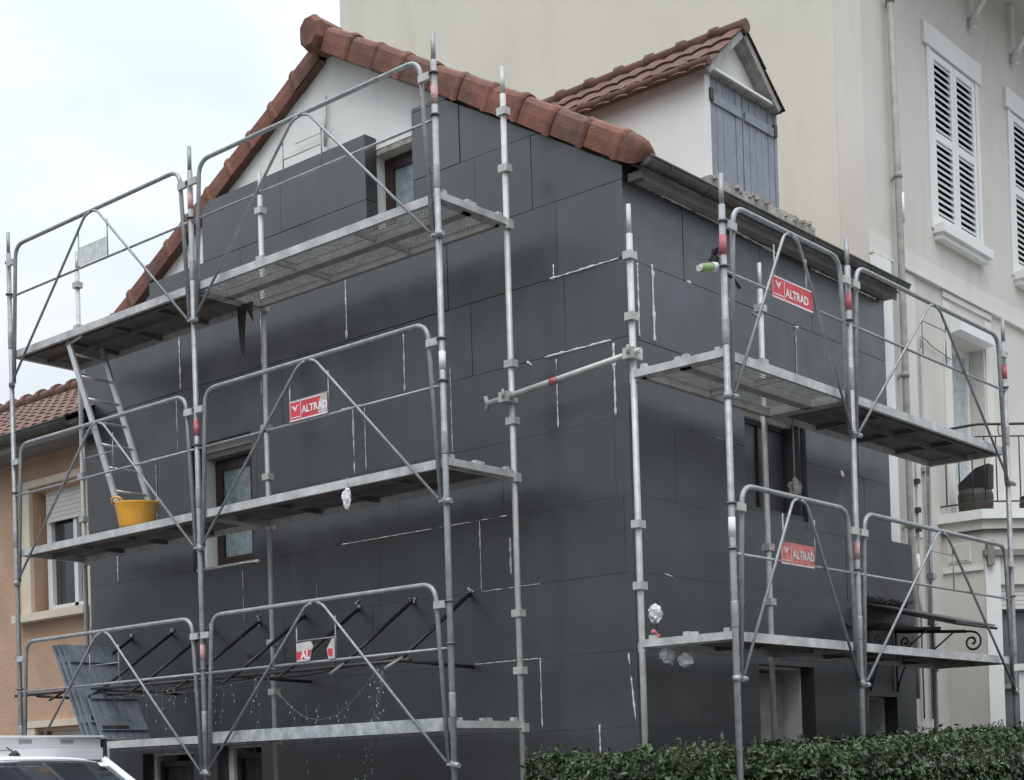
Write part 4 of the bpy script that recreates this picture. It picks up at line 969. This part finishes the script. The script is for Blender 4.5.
b = MB(); b.tube((.50, 1.60, 4.46), (.50, 1.60, 3.93), .007, 'rope', 6)
hw = thing('hoist_hook', 'grey hoist block hanging on a rope under the right upper deck', 'hoist hook', (.5, 1.6, 3.8)); b.build('rope', hw)
crumple((.50, 1.60, 3.86), .05, 'grime', 21, (1, 1, 1.5)).build('block', hw)
b = crumple((-2.0, -1.10, 3.80), .04, 'bag', 33, (1, .6, 2.0)); b.tube((-2.0, -1.09, 3.86), (-2.0, -1.09, 3.97), .005, 'rope', 5)
stand(b, 'work_glove', 'white glove hanging from the edge of the middle scaffold deck', 'glove', (-2.0, -1.10, 3.95))
b = MB(); b.prism([(-4.02, -.5, 5.94), (-3.80, -.5, 5.92), (-3.82, -.5, 5.86), (-3.80, -.5, 5.74), (-3.90, -.5, 5.88), (-3.95, -.5, 5.47), (-3.985, -.5, 5.50), (-4.01, -.5, 5.75)], (0, .01, 0), 'planter')
stand(b, 'black_offcut', 'ragged black plastic offcut hanging below the top deck', 'plastic sheet', (-3.95, -.5, 5.92))
# drooping string of lights
b = MB()
def droop(a, c, sag, n=16): 
    a, c = Vector(a), Vector(c); return [a+(c-a)*(i/n)+Vector((0, 0, -sag*4*(i/n)*(1-i/n)))+Vector((random.gauss(0, .004), random.gauss(0, .006), random.gauss(0, .006))) for i in range(n+1)]
pts = droop((-3.35, -.84, 2.48), (-1.95, -.84, 2.50), .42); b.path(pts, .004, 'wire', 4); allp = list(pts)
pts = droop((-6.0, -.84, 2.45), (-3.35, -.84, 2.48), .06); b.path(pts, .004, 'wire', 4); allp += pts
for i in range(24):
    x = random.uniform(-5.9, -1.85); z0 = 2.46 if not -3.3 < x < -2.0 else 2.2; ln = random.choice([.2, .35, .5, .65])
    p = [Vector((x+random.gauss(0, .012), -.84+random.gauss(0, .012), z0-ln*j/7)) for j in range(8)]
    b.path(p, .0022, 'wire', 4); allp += p
for j in range(120):
    t = random.random(); base = Vector((-1.92-.25*t+random.gauss(0, .035), -.84+random.gauss(0, .04), 2.5-1.05*t)); allp.append(base)
    if j % 2 == 0: b.path([base, base+Vector((random.gauss(0, .05), random.gauss(0, .03), -abs(random.gauss(0, .07))))], .0022, 'wire', 4)
for p in allp:
    if random.random() < .38: s = .0048; b.path([p, p+Vector((random.gauss(0, .006), 0, -.016))], s, 'bulb', 5)
stand(b, 'string_lights', 'tangled unlit string of icicle lights hanging from the black awning bars over the lowest deck', 'string lights', (-3, -.84, 2.5))

# ------------------------------------------------------------------ white pickup
pk = thing('pickup_truck', 'white pickup truck with raised white load rack parked below the scaffold on the left', 'pickup', (-4.6, -2.75, GZ-.12))
RZ = 1.835; y0, y1 = -3.50, -2.03
def loft(bm, secs, m, cap=True):
    k = len(secs[0]); vs = [p for s in secs for p in s]
    bm.add(vs, [(a*k+i, a*k+(i+1) % k, (a+1)*k+(i+1) % k, (a+1)*k+i) for a in range(len(secs)-1) for i in range(k)]+([tuple(range(k))[::-1], tuple(range((len(secs)-1)*k, len(secs)*k))] if cap else []), m, True)
def roofsec(x, zc, hw_, drop=.05):
    ym = (y0+y1)/2; pts = []
    for i in range(13):
        t = -1+2*i/12; pts.append(Vector((x-.05*abs(t)**3, ym+t*hw_, zc-drop*abs(t)**3.2)))
    for i in range(12, -1, -1):
        t = -1+2*i/12; pts.append(Vector((x-.05*abs(t)**3, ym+t*hw_*.97, zc-drop*abs(t)**3.2-.035)))
    return pts
b = MB(); loft(b, [roofsec(-5.35, RZ-.02, .70), roofsec(-5.0, RZ, .71), roofsec(-4.40, RZ+.002, .715), roofsec(-4.05, RZ-.012, .71), roofsec(-3.92, RZ-.035, .70)], 'car_white')
b.box(-5.3, -3.25, y0-.10, y0-.06, .55, 1.10, 'car_white'); b.box(-5.3, -3.25, y1+.06, y1+.10, .55, 1.10, 'car_white')
b.box(-3.3, -2.25, y0-.06, y1+.06, .55, 1.02, 'car_white'); b.box(-2.25, -2.15, y0-.08, y1+.08, .25, .75, 'car_white'); b.box(-7.3, -5.32, y0-.10, y1+.10, .55, 1.15, 'car_white'); b.box(-7.2, -2.3, y0+.1, y1-.1, .2, .55, 'car_black')
b.build('body', pk)
b = MB()      # windscreen
ws = []
for (x, z, hw_) in ((-3.935, RZ-.045, .655), (-3.55, 1.58, .69), (-3.22, 1.26, .72), (-3.1, 1.05, .73)):
    ws.append([Vector((x-.07*abs(t)**2, (y0+y1)/2+t*hw_, z)) for t in [-1+2*i/10 for i in range(11)]])
b.add([p for r in ws for p in r], [(a*11+i, a*11+i+1, (a+1)*11+i+1, (a+1)*11+i) for a in range(3) for i in range(10)], 'glass', True); wso = b.build('windscreen', pk)
b = MB(); b.obox((-3.9+.045, y1-.20, RZ-.075), (0, .085, 0), (.05, 0, -.030), (.002, 0, .003), 'sign_white'); b.build('sticker', wso)
for s, yy in ((-1, y0), (1, y1)):
    b = MB(); b.path([(-3.98, yy-s*.045, RZ-.05), (-3.58, yy-s*.025, 1.57), (-3.26, yy+s*.01, 1.24), (-3.14, yy+s*.03, 1.04)], .032, 'car_white', 8); b.build('pillar', pk)
    b = MB(); b.add([(-4.12, yy+s*.005, RZ-.09), (-3.4, yy+s*.03, 1.26), (-3.3, yy+s*.04, 1.10), (-5.2, yy+s*.04, 1.10), (-5.2, yy+s*.0, RZ-.09)], [(0, 1, 2, 3, 4)], 'glass'); b.build('side_window', pk)
    for x in (-2.95, -6.2):
        b = MB(); b.path([(x, yy-s*.10, GZ+.20), (x, yy+s*.10, GZ+.20)], .32, 'car_black', 24); wo = b.build('wheel', pk)
        b = MB(); b.path([(x, yy+s*.095, GZ+.20), (x, yy+s*.108, GZ+.20)], .19, 'galv', 20); b.build('rim', wo)
b = MB(); b.path([(-4.35, -2.66, RZ), (-4.38, -2.66, RZ+.028), (-4.46, -2.66, RZ+.012)], 1, 'car_black', 8, rr=[.03, .022, .01]); b.path([(-4.37, -2.66, RZ+.02), (-4.50, -2.66, RZ+.075)], .006, 'car_black', 5); b.build('antenna', pk)
b = MB(); ry0, ry1 = -3.62, -1.65
b.box(-4.66, -4.60, ry0, ry1+.05, 1.80, 1.905, 'car_white'); b.box(-4.67, -4.615, ry0, ry1-.03, 1.907, 2.0, 'trim_white'); b.box(-4.70, -4.57, ry0, ry1-.02, 1.996, 2.012, 'car_white')
b.box(-7.2, -4.67, ry1-.06, ry1-.02, 1.9, 1.99, 'car_white'); b.box(-7.2, -4.67, ry0, ry0+.04, 1.9, 1.99, 'car_white'); b.box(-4.72, -4.56, ry1-.018, ry1-.002, 1.79, 1.98, 'car_black')
for yy in (ry0+.02, ry1-.06): b.box(-4.665, -4.615, yy, yy+.05, 1.1, 1.80, 'car_white'); b.box(-7.2, -7.15, yy, yy+.05, 1.1, 1.90, 'car_white')
rk = b.build('load_rack', pk)
b = MB()
for yy in (-2.02, -2.42, -2.83, -3.2): b.box(-4.614, -4.606, yy-.06, yy+.06, 1.945, 1.975, 'grime')
b.box(-4.599, -4.594, -3.0, -2.55, 1.885, 1.895, 'grime'); b.build('slot', rk)

# ------------------------------------------------------------------ hedge
hd = thing('hedge', 'dense dark green clipped hedge wrapping the house corner in the foreground', 'hedge', (1.2, 2, GZ))
def inpoly(x, y, P):
    c = False
    for i in range(len(P)):
        a, q = P[i], P[i-1]
        if (a[1] > y) != (q[1] > y) and x < (q[0]-a[0])*(y-a[1])/(q[1]-a[1])+a[0]: c = not c
    return c
HP = [(-.48, -.86), (1.16, -.82), (.96, -.16), (1.52, .12), (1.72, 2.5), (1.85, 5.4), (2.0, 9.5), (.9, 9.5), (.5, 3), (.42, .1), (.40, -.40), (-.46, -.42)]
def hz(x, y):
    base = 1.675+.034*max(0, y)+.02*(x > .2)
    return base+noise.noise(Vector((x*2.3, y*2.3, 0)))*.07+noise.noise(Vector((x*7, y*7, 3)))*.04
b = MB(); n = len(HP)
cx, cy = 1.0, 1.5
core = []
for i, p in enumerate(HP):
    core.append(p)
def inset(P, d):
    out = []
    for i in range(len(P)):
        p0, p1, p2 = Vector((*P[i-1], 0)), Vector((*P[i], 0)), Vector((*P[(i+1) % len(P)], 0))
        a = (p1-p0).normalized(); c2 = (p2-p1).normalized(); n1 = Vector((-a.y, a.x, 0)); n2 = Vector((-c2.y, c2.x, 0)); m_ = (n1+n2).normalized()
        out.append(p1+m_*d)
    return out
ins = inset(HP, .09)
b.prism([(p.x, p.y, GZ) for p in ins], (0, 0, 1.66), 'shade_fill'); b.build('dark_core', hd)  # solid core, shade between the leaves put into its near-black colour
vs_ = []; fs = []; mi = []
def leaf(c, nrm, s):
    a = random.random()*6.283; up = Vector((0, 0, 1)); nrm = (nrm+Vector((random.gauss(0, .55), random.gauss(0, .55), random.gauss(0, .55)))).normalized()
    t = nrm.orthogonal().normalized(); t = Matrix.Rotation(a, 3, nrm) @ t; bt_ = nrm.cross(t)
    o = len(vs_); L2 = s; W_ = s*.27
    vs_.extend([c-t*L2*.5, c+bt_*W_+nrm*s*.10, c+t*L2*.5, c-bt_*W_+nrm*s*.10]); fs.append((o, o+1, o+2)); fs.append((o, o+2, o+3))
    cl = noise.noise(c*2.2); k = 1 if random.random() < .14+.25*max(0, cl) else (2 if random.random() < .05 else 0); mi.extend([k, k])
# camera-side faces and the whole outline get leaves, denser towards the top
per = []
for i in range(n):
    a, q_ = Vector((*HP[i], 0)), Vector((*HP[(i+1) % n], 0)); per.append((a, q_, (q_-a).length))
tot = sum(p[2] for p in per)
for _ in range(30000):
    r = random.random()*tot
    for a, q_, l_ in per:
        if r < l_: break
        r -= l_
    dd = (q_-a)/l_; nn = Vector((dd.y, -dd.x, 0)); pp = a+dd*r
    zt = hz(pp.x, pp.y); z = zt-abs(random.gauss(0, .38)); 
    if z < GZ+.05: continue
    bul = noise.noise(Vector((pp.x*3, pp.y*3, z*3)))*.05
    leaf(Vector((pp.x, pp.y, z))+nn*(bul-random.random()*.10), nn+Vector((0, 0, .5)), random.choice([.028, .036, .044, .052, .066])*random.uniform(.8, 1.15))
k = 0
while k < 36000:
    x, y = random.uniform(-.7, 2.1), random.uniform(-.9, 9.5)
    if y > 4 and random.random() < .45: continue
    k += 1
    if not inpoly(x, y, HP): continue
    z = hz(x, y)-random.random()**1.5*.13+(random.random() < .06)*random.random()*.07
    leaf(Vector((x, y, z)), Vector((0, 0, 1)), random.choice([.028, .036, .044, .052, .066])*random.uniform(.8, 1.15))
tw = MB()
for _ in range(110):
    a, q_, l_ = random.choice(per[:6]); f = random.random(); p0 = a.lerp(q_, f); p0.z = hz(p0.x, p0.y)-.12
    if p0.y > 6: continue
    nn = Vector(((q_-a).y, -(q_-a).x, 0)).normalized(); p0 -= nn*random.uniform(.02, .3)
    if not inpoly(p0.x, p0.y, HP): continue
    p1 = p0+Vector((random.gauss(0, .04), random.gauss(0, .04), random.uniform(.13, .21)))
    tw.path([p0, p0.lerp(p1, .5)+Vector((random.gauss(0, .01), 0, 0)), p1], .0025, 'twig', 4)
    for j in range(5): leaf(p0.lerp(p1, .45+.13*j)+Vector((random.gauss(0, .018), random.gauss(0, .018), 0)), Vector((random.gauss(0, 1), random.gauss(0, 1), .4)), random.uniform(.03, .055))
tw.build('twigs', hd)['kind'] = 'stuff'
off = ROOT[hd.name]; me = bpy.data.meshes.new('foliage'); me.from_pydata([v-off for v in vs_], [], fs); me.materials.append(M['leaf']); me.materials.append(M['leaf_young']); me.materials.append(M['leaf_old']); me.polygons.foreach_set('material_index', mi); me.update()
o = bpy.data.objects.new('foliage', me); COL.objects.link(o); o.parent = hd

# white gate post at the far right
b = MB(); px_, py_ = 1.50, 4.16
b.box(px_-.14, px_+.14, py_-.14, py_+.14, GZ, 2.36, 'trim_white'); b.prism([(px_-.17, py_-.17, 2.361), (px_+.17, py_-.17, 2.361), (px_+.17, py_+.17, 2.361), (px_-.17, py_+.17, 2.361)], (0, 0, .06), 'trim_white')
GP = stand(b, 'gate_post', 'white rendered gate post at the right edge above the hedge', 'gate post', (px_, py_, GZ))
